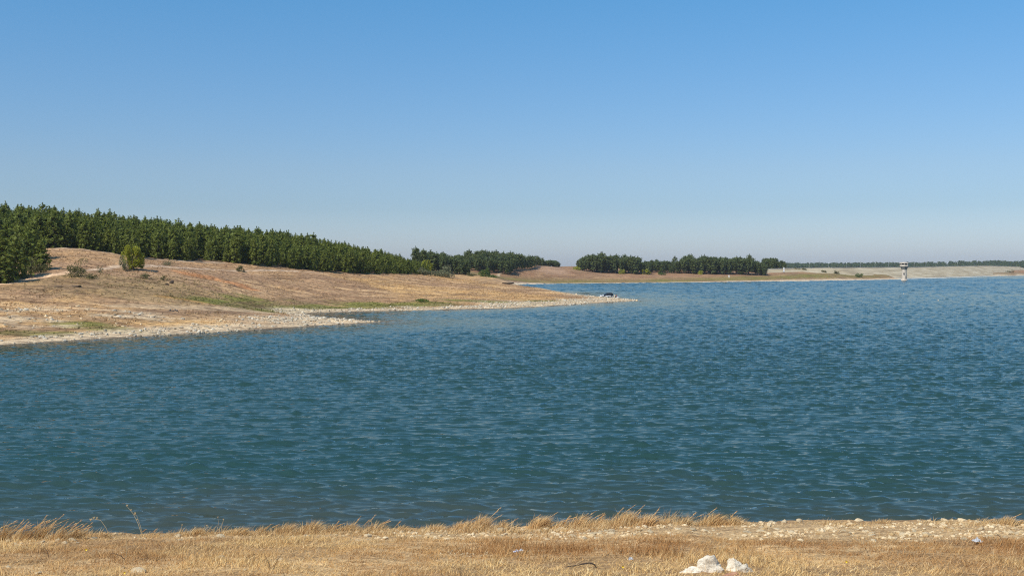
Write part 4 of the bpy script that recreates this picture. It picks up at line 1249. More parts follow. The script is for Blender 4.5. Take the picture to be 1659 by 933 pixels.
nb = 125000
D_ = np.sqrt(rng.uniform(15.2 ** 2, 26.2 ** 2, int(nb * 1.6))); u_ = rng.uniform(-.53, .53, int(nb * 1.6))
x = u_ * D_; y = D_
keepp = (rng.rand(len(x)) > rubble_mask(x, y) * 0.62) & (rng.rand(len(x)) < 0.20 + 0.85 * smooth(.34, .56, fbm(x, y, 0.38, 3, 1)))
x, y = x[keepp][:nb], y[keepp][:nb]; n = len(x)
patch = fbm(x, y, 1.4, 3, 5)
tallp = smooth(.52, .66, fbm(x, y, 2.2, 3, 7))
hg = (0.022 + 0.075 * rng.rand(n) ** 2.0) * (0.5 + 1.0 * patch) * (1 + 0.9 * tallp) * (0.55 + 0.45 * smooth(26.4, 24.5, y)) + 0.015
ln = np.c_[rng.normal(0.02, 0.085, n), rng.normal(0, 0.085, n)] * (0.5 + 1.0 * rng.rand(n))[:, None]
colr = straw_colours(n, 21)
mott = fbm(x, y * .6, 3.2, 3, 2)[:, None]
belt = smooth(18.6, 20.4, y) * smooth(23.4, 21.6, y) * smooth(-9, -3, x)
colr = colr * (1 - belt[:, None] * np.array([.20, .28, .34]))
hg = hg * (1 - 0.35 * rubble_mask(x, y))
colr = colr * (np.array([0.80, 0.70, 0.62]) + (np.array([1.12, 1.12, 1.05]) - np.array([0.80, 0.70, 0.62])) * smooth(.36, .58, mott))
V, F, Cc = blades(np.c_[x, y, bank_z(x, y) - .02], hg, 0.007 + 0.007 * rng.rand(n), ln, colr, 31)
o = link_mesh('dry_grass', mesh_np('dry_grass', V, F, M['blade'], False, Cc))
tag(o, 'dense short dry straw grass covering the near bank', 'grass', kind='stuff')

# long wind-bent straws, some with seed heads, scattered through the sward
n = 1500
D_ = np.sqrt(rng.uniform(15.5 ** 2, 24.8 ** 2, n)); x = rng.uniform(-.52, .52, n) * D_; y = D_
V, F, Cc = blades(np.c_[x, y, bank_z(x, y)], rng.uniform(.08, .24, n), np.full(n, .005), np.c_[rng.normal(.14, .10, n), rng.normal(0, .06, n)], straw_colours(n, 5, 1.15), 8, 3)
o = link_mesh('straw_stalks', mesh_np('straw_stalks', V, F, M['blade'], False, Cc))
tag(o, 'longer straw stalks bent to the right among the short grass', 'grass', kind='stuff')

nfr = 26000
xf = rng.uniform(-16.5, 16.5, nfr); yf = 26.45 + rng.normal(0, .28, nfr)
pxf = CX + FPX * xf / yf
dens = np.interp(pxf, [-100, 0, 200, 260, 470, 520, 1060, 1200, 1260, 1370, 1420, 1600, 1700], [.8, .9, .75, .55, .8, .95, 1.0, .85, .45, .5, .75, .8, .9])
okf = (rng.rand(nfr) < dens * (0.25 + 1.1 * smooth(.38, .6, fbm(xf, yf, 1.1, 3, 7)))); xf, yf, pxf = xf[okf], yf[okf], pxf[okf]; n = len(xf)
hf = (0.05 + 0.20 * rng.rand(n) ** 1.7) * (0.35 + 1.2 * smooth(.35, .65, fbm(xf, yf, .7, 3, 1))) * np.interp(pxf, [0, 560, 760, 1080, 1240, 1660], [.8, .8, 1.1, 1.2, .5, .6])
V, F, Cc = blades(np.c_[xf, yf, bank_z(xf, yf) - .02], hf, .006 + .007 * rng.rand(n), np.c_[hf * rng.normal(.45, .4, n), hf * rng.normal(0, .3, n)], straw_colours(n, 77, .95), 78, 2)
o = link_mesh('edge_grass', mesh_np('edge_grass', V, F, M['blade'], False, Cc))
tag(o, 'shaggy dry grass fringe along the edge of the near bank', 'grass', kind='stuff')

def tussock(px, py, wpx, hpx, nbl, lab, seed, lean=0.55, fine=True, plumes=0, name='grass_tussock', grp='tussocks along the edge of the near bank', colk=1.0, D=None, spread=1.0):
    if D is None: p = bank_at(px, py)
    else: p = Vector(((px - CX) * D / FPX, D, float(bank_z(np.array([(px - CX) * D / FPX]), np.array([D]))[0])))
    rg = np.random.RandomState(seed); s = p.y / FPX
    r = empty(name, p)
    w, h = wpx * s, hpx * s
    bx = rg.normal(0, w * .27, nbl); by = rg.normal(0, min(w * .2, .16), nbl)
    bzz = bank_z(p.x + bx, p.y + by) - p.z - 0.02
    hh = h * rg.uniform(.45, 1.1, nbl) * np.exp(-(bx / (w * .55)) ** 2 * spread)
    ln_ = np.c_[hh * (lean + rg.normal(0, .30, nbl)) + bx * .3, hh * rg.normal(0, .25, nbl)]
    V, F, Cc = blades(np.c_[bx, by, bzz], hh, rg.uniform(.006, .013, nbl), ln_, straw_colours(nbl, seed + 1, colk), seed + 2, 3, .7)
    link_mesh('blades', mesh_np('blades', V, F, M['blade'], False, Cc), r)['kind'] = 'stuff'
    for i in range(plumes):
        x0 = rg.uniform(-.5, .5) * w; L = h * rg.uniform(.6, 1.0); ly = rg.normal(0, .08)
        k_ = rg.uniform(.35, .85)
        top = Vector((x0 + L * k_, ly, L * (1 - .25 * k_)))
        z0 = float(bank_z(np.array([p.x + x0]), np.array([p.y]))[0]) - p.z
        mid = Vector((x0 + L * k_ * .35, ly * .5, L * .62 + z0))
        st = MB(); st.tube([(x0, 0, z0 - .02), mid, top], [.004, .0035, .0025], 4)
        so = st.build('stalk', M['straw'], r)
        d = (top - mid).normalized()
        q = 60; tt = rg.uniform(-.15, .22, q); bp = np.array([list(top + d * t_ * (h / .45)) for t_ in tt])
        V, F, Cc = blades(bp, np.full(q, .012) + .02 * rg.rand(q), np.full(q, .012), np.c_[np.full(q, .05) * rg.uniform(.4, 1.3, q), rg.normal(0, .018, q)], straw_colours(q, seed + i, 1.25), seed + i, 2)
        V[:, 2] -= 0.0
        link_mesh('plume', mesh_np('plume', V, F, M['blade'], False, Cc), so)['kind'] = 'stuff'
    tag(r, lab, 'grass tussock', grp)
    return r
M['straw'] = simple_mat('straw', (0.56, 0.42, 0.22), 0.8, var=.15)
for i, (px, py, w, h, n_, pl, lab) in enumerate([
    (4, 875, 34, 40, 260, 7, 'tall plumed dry grass at the very left edge of the bank'), (34, 875, 36, 34, 260, 8, 'tall plumed dry grass second from the left edge'), (62, 874, 34, 42, 280, 8, 'highest plumed dry grass leaning right over the water'),
    (92, 873, 34, 30, 220, 7, 'plumed dry grass right of the highest plumes'), (120, 872, 34, 26, 200, 7, 'drooping plumed grass above the row of stones'), (165, 870, 40, 16, 260, 1, 'low rounded tussock with one long drooping plume'),
    (245, 868, 40, 10, 160, 2, 'thin wispy grass at the edge around the forked stalk'), (316, 867, 30, 17, 420, 0, 'small reddish straw mound right of a flat stone'), (385, 866, 42, 17, 480, 0, 'reddish straw mound right of the crossed stalks'),
    (420, 865, 26, 18, 160, 2, 'spiky grass between two straw mounds'), (460, 864, 44, 22, 560, 0, 'wide straw mound left of the rubble strip'), (502, 863, 46, 25, 640, 0, 'largest rounded straw mound left of the middle'),
    (535, 861, 26, 16, 160, 3, 'few upright stalks right of the largest mound'), (566, 860, 34, 18, 420, 1, 'leaning straw tussock above the start of the rubble'), (606, 859, 44, 18, 260, 4, 'wispy tussock with several pale plumes'),
    (650, 859, 40, 12, 360, 1, 'low dark straw tussock above the rubble'), (705, 858, 50, 12, 420, 0, 'low wide straw tussock left of the golden tuft'), (745, 857, 38, 18, 420, 3, 'straw tussock rising towards the golden tuft'), (776, 857, 34, 28, 620, 2, 'golden tuft swept right with the highest blades in the middle'),
    (812, 856, 30, 17, 260, 2, 'thin tuft behind the large pale block'), (873, 855, 38, 25, 640, 2, 'dense golden tuft swept right beside the gap of water'), (905, 855, 22, 20, 120, 4, 'pale stalks leaning right above the shaded stone'), (936, 853, 40, 24, 480, 3, 'broad straw tussock starting the long row'),
    (968, 852, 40, 18, 420, 2, 'straw tussock in the hollow of the long row'), (1008, 852, 46, 30, 720, 3, 'biggest golden tussock of the long row'), (1045, 851, 46, 24, 560, 2, 'golden tussock right of the biggest one'), (1078, 849, 22, 14, 160, 1, 'short greenish straw tuft ending the long row'),
    (1108, 850, 24, 18, 120, 2, 'bent pale stalks left of the reddish tussock'), (1152, 850, 46, 24, 600, 2, 'reddish fan shaped tussock on the right bank edge'), (1188, 849, 36, 18, 360, 1, 'lower reddish tussock right of the fan shaped one'),
    (1428, 846, 34, 9, 240, 0, 'low straw tuft on the right bank edge'), (1600, 848, 50, 10, 360, 1, 'low straw tuft right of the edge boulder'), (1628, 849, 40, 17, 480, 1, 'straw tussock near the right end of the bank edge'), (1652, 850, 30, 12, 260, 1, 'straw tussock cut by the right edge of the view')]):
    tussock(px, py, w, h * (0.85 if i < 6 else 1.0), n_, lab, 900 + 7 * i, plumes=pl, colk=1.05 if 740 < px < 1080 else 0.95)

# tall dry weed stalks against the water
def stalk(name, pts, lab, heads=(), mat='straw', rad=0.006, cat='dry stalk'):
    b = bank_at(*pts[0]); r = empty(name, b)
    P = [Vector((0, 0, -.03))]
    for px, py in pts[1:]:
        q = at(px, py, b.y); P.append(q - b)
    a = MB(); a.tube(P, list(np.linspace(rad, rad * .4, len(P))), 5); a.build('stem', M[mat], r)
    for px, py, k in heads:
        q = at(px, py, b.y) - b
        h_ = MB(); 
        for j in range(5):
            an = j * 1.256
            h_.tube([q, q + Vector((.02 * math.cos(an), .02 * math.sin(an), .03)) * k], [.006 * k, .002], 4)
        h_.build('seed_head', M[mat], r)
    tag(r, lab, cat, None)
    return r
stalk('dry_stalk', [(231, 868), (224, 848), (216, 832), (206, 820)], 'tall thin forked weed stalk standing up against the water', [(206, 820, 1.5), (212, 827, 1.2), (219, 834, 1.2), (222, 842, 1)], rad=.007)
stalk('dry_stalk', [(232, 868), (227, 850), (222, 836), (219, 832)], 'shorter companion of the tall forked weed stalk', [(219, 832, 1.3)], rad=.005)
stalk('dry_stalk', [(358, 867), (359, 852), (362, 842)], 'straight pale stalk above the cream stone at the edge', [(362, 842, 1)])
stalk('dry_stalk', [(356, 867), (355, 852), (353, 838)], 'thin upright stalk beside the straight pale one', [(353, 838, .8)], rad=.004)
stalk('dry_stalk', [(354, 867), (345, 858), (335, 852)], 'stalk bending left above the cream stone', [(335, 852, 1.2)], rad=.005)
stalk('dry_stalk', [(291, 867), (293, 858), (295, 851)], 'thin dry stalk behind the flat cream stone', [(295, 851, 1)], rad=.005)
stalk('dry_stalk', [(180, 872), (172, 855), (163, 842), (150, 840), (147, 843)], 'long arching plume stalk drooping left over the water', [(147, 843, 1.8), (152, 840, 1.6), (157, 840, 1.4)], rad=.006)
stalk('dry_stalk', [(205, 902), (205, 880), (204, 868)], 'upright pale straw rising from the left grass', [], rad=.005)
stalk('dry_stalk', [(829, 895), (826, 888), (824, 880)], 'short pale stick leaning above the blue white litter', [], rad=.006)
M['twig'] = simple_mat('dark_twig', (0.045, 0.03, 0.022), .9, var=.3)
stalk('dead_stem', [(80, 903), (76, 892), (69, 882)], 'dark dead stem leaning in the left grass', [], 'twig', .007, 'dead stem')
stalk('dead_stem', [(207, 909), (196, 900), (185, 896), (174, 897)], 'dark arching stem over a flat stone in the left grass', [], 'twig', .008, 'dead stem')
stalk('dead_stem', [(439, 922), (434, 908), (428, 897)], 'dark stem of a dead weed left of the cream stone', [], 'twig', .006, 'dead stem')
stalk('dead_stem', [(441, 922), (449, 907), (458, 895)], 'pale forked stem of the dead weed leaning right', [], 'twig', .005, 'dead stem')
stalk('dead_stem', [(1627, 878), (1620, 869), (1614, 863)], 'dark twig leaning left on the right bank rubble', [], 'twig', .008, 'dead stem')
stalk('dead_stem', [(1325, 932), (1320, 922), (1315, 914)], 'pale fallen stem right of the white rocks', [], 'straw', .007, 'dead stem')
stalk('dead_stem', [(1408, 900), (1405, 892), (1401, 886)], 'dark thin stem in the right grass', [], 'twig', .006, 'dead stem')
# fallen curved branch
b0 = bank_at(921, 918); br = empty('fallen_branch', b0)
P = []
for px, py in ((920, 918), (930, 917), (940, 915), (951, 912.5), (958, 912.5), (963, 915), (966, 919)):
    P.append(at(px, py, b0.y - 0.25) - b0 + Vector((0, 0, .01)))
a_ = MB(); a_.tube(P, [.008, .010, .011, .013, .014, .013, .009], 6); a_.build('bough', M['twig'], br, True)
a_ = MB(); a_.tube([P[2], P[2] + Vector((-.05, .02, -.02)), P[2] + Vector((-.12, .02, -.035))], [.006, .005, .003], 5); a_.build('side_twig', M['twig'], br, True)
tag(br, 'dark curved dead branch lying in the middle foreground grass', 'branch')

# crumpled litter
M['plastic'] = simple_mat('white_plastic', (0.5, 0.51, 0.52), .4, var=.08, scale=20)
M['blue_plastic'] = simple_mat('bluish_plastic', (0.48, 0.52, 0.64), .4, var=.25, scale=25)
def litter(px, py, w, h, mat, lab, seed):
    p = bank_at(px, py); s = p.y / FPX; rg = np.random.RandomState(seed)
    n_ = 9; g = np.linspace(-.5, .5, n_); X_, Y_ = np.meshgrid(g, g)
    Z_ = np.abs(fbm(X_.ravel() + seed, Y_.ravel(), .22, 3, 3) - .5) * 3.2 * (1 - 1.3 * (X_.ravel() ** 2 + Y_.ravel() ** 2))
    V = np.c_[X_.ravel() * w * s + rg.normal(0, .006, n_ * n_), Y_.ravel() * w * .8 * s, np.maximum(Z_, 0) * h * s + .05]
    I_ = np.arange(n_ * n_).reshape(n_, n_)
    F = np.stack([I_[:-1, :-1], I_[:-1, 1:], I_[1:, 1:], I_[1:, :-1]], -1).reshape(-1, 4)
    o = link_mesh('litter', mesh_np('litter', V, F, M[mat])); o.location = p
    sm = o.modifiers.new('thickness', 'SOLIDIFY'); sm.thickness = .004
    tag(o, lab, 'litter')
litter(1583, 881, 14, 7, 'plastic', 'crumpled white plastic on the right bank rubble', 3)
litter(836, 898, 9, 5, 'blue_plastic', 'bluish white scrap of plastic in the middle grass, left of a smaller scrap', 4)
litter(844, 896, 6, 4, 'plastic', 'small white scrap of plastic right of the bluish one', 5)
litter(1022, 911, 6, 7, 'plastic', 'small white scrap right of the curved dead branch', 6)
# yellow flowers
M['petal'] = simple_mat('yellow_petals', (0.85, 0.60, 0.03), .6, var=.1)
def flower(px, py, lab, k=1.0):
    p = bank_at(px, py + 7); top = at(px, py, p.y - .02) - p
    r = empty('yellow_flower', p)
    a = MB(); a.tube([(0, 0, 0), top * .6 + Vector((.004, 0, 0)), top], .003, 4); a.build('stem', M['straw'], r)
    a = MB()
    for i in range(8):
        an = i * PI / 4; d = Vector((math.cos(an), -.55 * abs(math.sin(an)) - .2, math.sin(an)))
        e = d.cross(Vector((0, 1, 0.2))).normalized() * .007 * k
        t = top; a.add([t - e * .3, t + d * .012 * k + e, t + d * .022 * k, t + d * .012 * k - e], [(0, 1, 2, 3)])
    a.build('petals', M['petal'], r)
    tag(r, lab, 'flower', 'yellow flowers in the dry grass')
flower(140, 889.5, 'single yellow flower in the left grass', 1.25); flower(1371, 909, 'yellow flower in the right foreground grass', 1.1); flower(1009, 917.5, 'yellow flower right of the curved branch', 1.0)
flower(202, 927, 'yellowish flower beside the large crusty stone', .9)

# heap of grey rubble in the grass, centre
hp = [rock_mesh(750 + i, 1, 1, .8, .6, .4, 5) for i in range(4)]
for k in range(34):
    px = 758 + rng.normal() * 17; py = 901 + rng.normal() * 2.6 - abs(px - 770) * .05
    me = near_stones[k % 9]; p = bank_at(px, py); r_ = rng.uniform(2.2, 4.8) * .5 * p.y / FPX
    o = link_mesh('stone', me); o.location = (p.x, p.y, p.z + rng.uniform(0.01, .06)); o.scale = (r_,) * 3; o.rotation_euler = tuple(rng.uniform(0, 6, 3))
    tag(o, 'dusty broken stone in the grey rubble heap in the middle grass', 'stone', 'grey rubble heap in the grass')

# dry weeds on the hillsides
nw = 34000
uu_ = rng.uniform(-.54, .16, nw * 2); D_ = np.sqrt(rng.uniform(140 ** 2, 470 ** 2, nw * 2)); x = uu_ * D_; y = D_
sdp = signed_dist(x, y); fdp = forest_depth(x, y)
pthd = np.min([poly_dist(pt, x, y) / w for pt, w, _, _ in PATHS], axis=0)
ok = (sdp > 4) & (fdp < 0.5) & (pthd > 1.1) & (rng.rand(len(x)) < (.25 + .9 * smooth(.38, .62, fbm(x, y, 7, 3, 4))) * (1 - .85 * stony_mask(x, y, sdp)))
x, y, sdp = x[ok][:nw], y[ok][:nw], sdp[ok][:nw]; n = len(x)
gm = green_mask(x, y, sdp)
zz = terrain(x, y, sdp)
c0 = straw_colours(n, 41, .8); tcol_ = terrain_colour(x, y, zz, sdp)
col = c0 * .30 + tcol_ * rng.uniform(.5, 1.25, (n, 1)) * .8
pz = at(230, 462, 236); olive = smooth(1.7, .3, ((x - pz.x) / 26) ** 2 + ((y - pz.y) / 28) ** 2) * (rng.rand(n) < .6)
gsel = np.maximum((rng.rand(n) < gm) * 1.0, olive * .8)[:, None]
col = col * (1 - gsel) + gsel * np.array([.16, .155, .045]) * rng.uniform(.6, 1.3, (n, 1))
k3 = 3
xr = np.repeat(x, k3) + rng.normal(0, .14, n * k3); yr = np.repeat(y, k3) + rng.normal(0, .14, n * k3); zr2 = np.repeat(zz, k3)
V, F, Cc = blades(np.c_[xr, yr, zr2 - .03], np.repeat(rng.uniform(.10, .32, n), k3) * rng.uniform(.7, 1.2, n * k3), np.full(n * k3, .26) * rng.uniform(.6, 1.3, n * k3), np.c_[rng.normal(.08, .15, n * k3), rng.normal(0, .12, n * k3)], np.repeat(col, k3, axis=0), 61, 1)
o = link_mesh('dry_weeds', mesh_np('dry_weeds', V, F, M['blade'], False, Cc))
tag(o, 'low dry weeds and grass tufts over the hillside and peninsula', 'weeds', kind='stuff')

# ------------------------------------------------------------------ the parked car on the point
M['car_dark'] = simple_mat('dark_car_paint', (0.012, 0.016, 0.022), .25, var=.1)
M['car_white'] = simple_mat('white_car_paint', (0.80, 0.80, 0.80), .3, var=.03)
M['tyre'] = simple_mat('tyre_rubber', (0.02, 0.02, 0.02), .8, var=.1)
M['rim'] = simple_mat('rim_grey', (0.4, 0.4, 0.41), .35, .6, var=.1)
M['lamp_glass'] = simple_mat('headlight_glass', (0.75, 0.78, 0.8), .1, var=.05)
cp = ground_at(983, 482.0)
car = empty('parked_car', cp, RAD(202))        # +x is the nose: it points to the left and a little towards us
car.location.z += 0.02
tag(car, 'dark estate car with white lower sides parked on the tip of the peninsula', 'car')
def car_shell(name, sections, mat):
    """sections: (x, half width low, half width high, z low, z high)"""
    V = []; F = []
    for x_, w0, w1, z0, z1 in sections:
        V += [(x_, -w0, z0), (x_, -w0 * 1.0, z0 + (z1 - z0) * .55), (x_, -w1, z1), (x_, w1, z1), (x_, w0, z0 + (z1 - z0) * .55), (x_, w0, z0)]
    for i in range(len(sections) - 1):
        for j in range(6):
            k = (j + 1) % 6; F.append((i * 6 + j, i * 6 + k, i * 6 + 6 + k, i * 6 + 6 + j))
    F.append(tuple(range(5, -1, -1))); m_ = (len(sections) - 1) * 6; F.append(tuple(range(m_, m_ + 6)))
    a = MB(); a.add(V, F); o_ = a.build(name, mat, car, False, .04); return o_
car_shell('body', [(-2.1, .74, .70, .52, .95), (-1.95, .82, .76, .46, 1.0), (-.6, .85, .80, .46, 1.0), (.75, .85, .80, .46, .98), (1.5, .83, .76, .46, .90), (2.05, .74, .66, .50, .78)], M['car_dark'])
car_shell('cabin', [(-2.0, .74, .60, .98, 1.28), (-1.75, .76, .58, .98, 1.46), (-.4, .78, .60, .98, 1.50), (.2, .78, .58, .98, 1.45), (.95, .74, .66, .95, 1.02)], M['glass_dark'])
a_ = MB(); a_.box((-.85, 0, 1.505), (1.9, 1.1, .05)); a_.build('roof', M['car_dark'], car, False, .02)
a_ = MB(); a_.box((-.85, .5, 1.58), (1.6, .05, .06)); a_.box((-.85, -.5, 1.58), (1.6, .05, .06)); a_.build('roof_rack', M['rim'], car)
for sy in (-1, 1):
    a_ = MB(); a_.box((-.1, sy * .855, .52), (2.0, .05, .30)); a_.build('lower_door_panel', M['car_white'], car, False, .01)
    a_ = MB(); a_.box((1.72, sy * .79, .70), (.55, .06, .36), sy * -.12); a_.build('front_wing', M['car_white'], car, False, .01)
    a_ = MB(); a_.box((2.03, sy * .5, .72), (.10, .34, .16)); a_.build('headlight', M['lamp_glass'], car)
    for wx_ in (1.28, -1.28):
        w_ = MB(); vs = [(wx_, sy * .80, .31)]
        t_ = MB()
        ring = [(.31, -.1), (.31, .1), (.2, .11), (.2, -.11), (.31, -.1)]
        V = []; F = []
        for i in range(18):
            an = 2 * PI * i / 18
            for r_, q in ring[:4]: V.append((wx_ + r_ * math.cos(an), sy * .80 + q, .31 + r_ * math.sin(an)))
        for i in range(18):
            for j in range(4):
                F.append((i * 4 + j, i * 4 + (j + 1) % 4, ((i + 1) % 18) * 4 + (j + 1) % 4, ((i + 1) % 18) * 4 + j))
        t_.add(V, F); wo = t_.build('wheel', M['tyre'], car)
        r2_ = MB(); V = [(wx_, sy * .86, .31)] + [(wx_ + .2 * math.cos(2 * PI * i / 14), sy * .88, .31 + .2 * math.sin(2 * PI * i / 14)) for i in range(14)]
        r2_.add(V, [(0, 1 + i, 1 + (i + 1) % 14) for i in range(14)]); ro = r2_.build('rim', M['rim'], wo); so_ = ro.modifiers.new('thickness', 'SOLIDIFY'); so_.thickness = .05
a_ = MB(); a_.box((2.06, 0, .52), (.16, 1.55, .24)); a_.build('bumper', M['car_white'], car, False, .03)
a_ = MB(); a_.box((-2.1, 0, .55), (.14, 1.5, .24)); a_.build('rear_bumper', M['car_white'], car, False, .03)

# two people sitting by the car
def person(px, py, yaw, top, trousers, hair, lab):
    p = ground_at(px, py)
    r = empty('person', p, yaw); tag(r, lab, 'person')
    J = {'pelvis': (0, 0, .47), 'belly': (0, -.03, .66), 'chest': (0, -.04, .88), 'neck': (0, -.02, 1.05), 'head': (0, .01, 1.17), 'crown': (0, .0, 1.27),
         'sl': (-.19, -.03, .97), 'el': (-.25, .08, .73), 'hl': (-.13, .30, .66), 'sr': (.19, -.03, .97), 'er': (.25, .08, .73), 'hr': (.13, .30, .66),
         'pl': (-.10, .03, .46), 'kl': (-.14, .45, .50), 'al': (-.14, .42, .08), 'tl': (-.14, .60, .04), 'pr': (.10, .03, .46), 'kr': (.14, .45, .50), 'ar': (.14, .42, .08), 'tr': (.14, .60, .04)}
    R = {'pelvis': .15, 'belly': .13, 'chest': .15, 'neck': .06, 'head': .095, 'crown': .07, 'sl': .065, 'el': .045, 'hl': .035, 'sr': .065, 'er': .045, 'hr': .035, 'pl': .09, 'kl': .065, 'al': .045, 'tl': .04, 'pr': .09, 'kr': .065, 'ar': .045, 'tr': .04}
    E = [('pelvis', 'belly'), ('belly', 'chest'), ('chest', 'neck'), ('neck', 'head'), ('head', 'crown'), ('chest', 'sl'), ('sl', 'el'), ('el', 'hl'), ('chest', 'sr'), ('sr', 'er'), ('er', 'hr'), ('pelvis', 'pl'), ('pl', 'kl'), ('kl', 'al'), ('al', 'tl'), ('pelvis', 'pr'), ('pr', 'kr'), ('kr', 'ar'), ('ar', 'tr')]
    ks = list(J)
    def skin(name, keys, edges, mat, grow):
        me = bpy.data.meshes.new(name); me.from_pydata([J[k] for k in keys], [], []) if False else None
        me = bpy.data.meshes.new(name)
        me.from_pydata([J[k] for k in keys], [(keys.index(a), keys.index(b)) for a, b in edges], [])
        o_ = link_mesh(name, me, r)
        o_.modifiers.new('skin', 'SKIN'); o_.modifiers.new('sub', 'SUBSURF').levels = 1
        if not me.skin_vertices: me.skin_vertices.new()
        for i, k in enumerate(keys):
            me.skin_vertices[0].data[i].radius = (R[k] * grow,) * 2; me.skin_vertices[0].data[i].use_root = (i == 0)
        me.materials.append(mat)
        o_.modifiers['sub'].render_levels = 1
        return o_
    skin('body', ks, E, M['skin'], 1.0)
    tk = ['chest', 'belly', 'pelvis', 'sl', 'el', 'sr', 'er', 'neck']
    J['neck'] = (0, -.02, 1.0)
    skin('shirt', tk, [('chest', 'belly'), ('belly', 'pelvis'), ('chest', 'sl'), ('sl', 'el'), ('chest', 'sr'), ('sr', 'er'), ('chest', 'neck')], top, 1.16)
    lk = ['pelvis', 'pl', 'kl', 'al', 'pr', 'kr', 'ar']
    skin('trousers', lk, [('pelvis', 'pl'), ('pl', 'kl'), ('kl', 'al'), ('pelvis', 'pr'), ('pr', 'kr'), ('kr', 'ar')], trousers, 1.2)
    a = MB(); a.lathe([(.098, 0), (.112, .04), (.10, .10), (.06, .145), (.01, .155)], 12, (0, -.012, 1.19)); a.build('hair', hair, r, True)
    # folding stool under the person
    s_ = empty('folding_stool', p, yaw); tag(s_, 'small folding stool under the person ' + ('in the beige top' if top is M['beige'] else 'in the red top') + ' by the car', 'stool')
    a = MB(); a.box((0, .02, .33), (.40, .36, .03)); a.build('seat', trousers, s_)
    for sx_ in (-1, 1):
        a = MB(); a.tube([(sx_ * .17, -.15, 0), (sx_ * .17, .19, .32)], .012, 6); a.tube([(sx_ * .17, .19, 0), (sx_ * .17, -.15, .32)], .012, 6); a.build('leg', M['lamp_post'], s_)
M['skin'] = simple_mat('skin', (0.50, 0.29, 0.20), .6, var=.08)
M['beige'] = simple_mat('beige_cloth', (0.60, 0.50, 0.36), .9, var=.1)
M['red'] = simple_mat('faded_red_cloth', (0.45, 0.13, 0.11), .9, var=.1)
M['dark_cloth'] = simple_mat('dark_cloth', (0.04, 0.04, 0.05), .9, var=.1)
M['hair'] = simple_mat('dark_hair', (0.03, 0.022, 0.016), .8, var=.1)
person(995.5, 482.6, RAD(-35), M['beige'], M['beige'], M['hair'], 'person in a beige top seated beside the car on the point')
person(998.8, 483.2, RAD(55), M['red'], M['dark_cloth'], M['hair'], 'person in a faded red top seated right of the beige one')
# white cool box and tall white canister by the car
bp = ground_at(1000.2, 483.2)
cb = empty('cool_box', bp, .3); tag(cb, 'white cool box beside the person in the red top', 'cool box')
a_ = MB(); a_.box((0, 0, .24), (.62, .42, .48)); a_.build('box', M['car_white'], cb, False, .02)
a_ = MB(); a_.box((0, 0, .53), (.66, .46, .10)); a_.build('lid', M['car_white'], cb, False, .02)
a_ = MB(); a_.tube([(-.26, 0, .55), (-.26, 0, .68), (.26, 0, .68), (.26, 0, .55)], .015, 6); a_.build('handle', M['rim'], cb)
bp = ground_at(992.7, 482.4)
fr_ = empty('folded_parasol', bp); tag(fr_, 'folded white parasol standing upright behind the car', 'parasol')
a_ = MB(); a_.tube([(0, 0, -.2), (0, 0, 1.75)], .02, 6); a_.build('pole', M['rim'], fr_)
a_ = MB(); a_.lathe([(.05, .35), (.15, .45), (.12, 1.0), (.04, 1.65)], 10); a_.build('canopy', M['car_white'], fr_)

# ------------------------------------------------------------------ posts on the far bank, boat on the beach, buoys
def post(px, py, D, h, lab, w=.9, dark_foot=False):
    x_ = (px - CX) * D / FPX; p = on_terrain(x_, D)
    r = empty('marker_post', p); tag(r, lab, 'post')
    a = MB(); a.box((0, 0, h * .5 + (.5 if dark_foot else 0)), (w, w * .5, h), 0, .75); a.build('post', M['car_white'], r, False, .03)
    a = MB(); a.box((0, 0, .25), (w * 1.3, w * .9, 1.0), 0, .9); a.build('foot', M['dark_stone'] if dark_foot else M['conc'], r)
post(1270, 440.5, 1020, 4.6, 'tall white marker post standing on a dark foot near the dam', 1.1, True)
post(1181, 452.5, 915, 2.2, 'small white post on the far shore below the right grove', .9)
post(1226, 442.5, 985, 1.9, 'short white marker at the right foot of the right grove', 1.2)
bt_p = on_terrain((825 - CX) * 700 / FPX, 690)
bt_p = ground_at(823, 460.5)
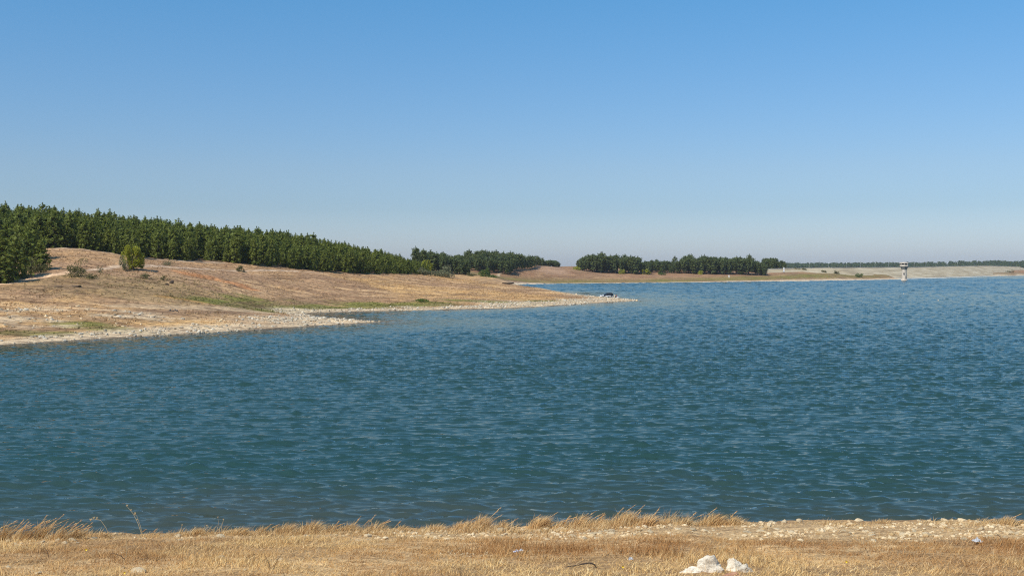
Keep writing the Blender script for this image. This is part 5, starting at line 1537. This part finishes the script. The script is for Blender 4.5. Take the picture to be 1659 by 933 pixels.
bt = empty('rowing_boat', bt_p, RAD(8)); tag(bt, 'dark rowing boat drawn up on the beach at the head of the bay', 'boat')
V = []; F = []
secs = [(-2.6, .55, .1, .75), (-1.6, .85, .0, .7), (0, 1.0, -.05, .68), (1.5, .8, .0, .75), (2.7, .08, .35, .98)]
for x_, w_, z0, z1 in secs: V += [(x_, -w_, z1), (x_, -w_ * .75, z0 + .15), (x_, 0, z0), (x_, w_ * .75, z0 + .15), (x_, w_, z1)]
for i in range(4):
    for j in range(4): F.append((i * 5 + j, i * 5 + j + 1, i * 5 + 6 + j, i * 5 + 5 + j))
F.append((0, 1, 2, 3, 4))
a_ = MB(); a_.add(V, F); h_ = a_.build('hull', M['dark_earth_shade'], bt, True); so_ = h_.modifiers.new('thickness', 'SOLIDIFY'); so_.thickness = .07
for x_ in (-1.3, .6):
    a_ = MB(); a_.box((x_, 0, .52), (.28, 1.7, .05)); a_.build('thwart', M['bark'], bt)
for px, py, lab in ((1520, 487, 'tiny white buoy floating right of the middle of the lake'), (1464, 476, 'tiny white buoy floating below the intake tower')):
    sx_, sy_ = shore(px, py); b_ = empty('buoy', (sx_, sy_, 0)); tag(b_, lab, 'buoy')
    a_ = MB(); a_.lathe([(.05, -.2), (.16, -.08), (.2, .06), (.14, .2), (.04, .25)], 12); a_.build('float', M['beige'], b_, True)
    a_ = MB(); a_.tube([(0, 0, .2), (0, 0, .4)], .02, 6); a_.build('stub', M['lamp_post'], b_)

# ------------------------------------------------------------------ haze
hm = bpy.data.materials.new('haze_air'); hm.use_nodes = True
hn = hm.node_tree; hn.nodes.clear()
ho = hn.nodes.new('ShaderNodeOutputMaterial'); hv = hn.nodes.new('ShaderNodeVolumePrincipled')
hv.inputs['Color'].default_value = (0.86, 0.90, 1.0, 1); hv.inputs['Density'].default_value = 0.00006
hv.inputs['Anisotropy'].default_value = 0.2
hn.links.new(hv.outputs[0], ho.inputs['Volume'])
a_ = MB(); a_.box((0, 2700, 32), (28000, 5600, 80)); hz = a_.build('haze', hm)
tag(hz, 'thin pale summer haze over the lake', 'haze', kind='stuff')
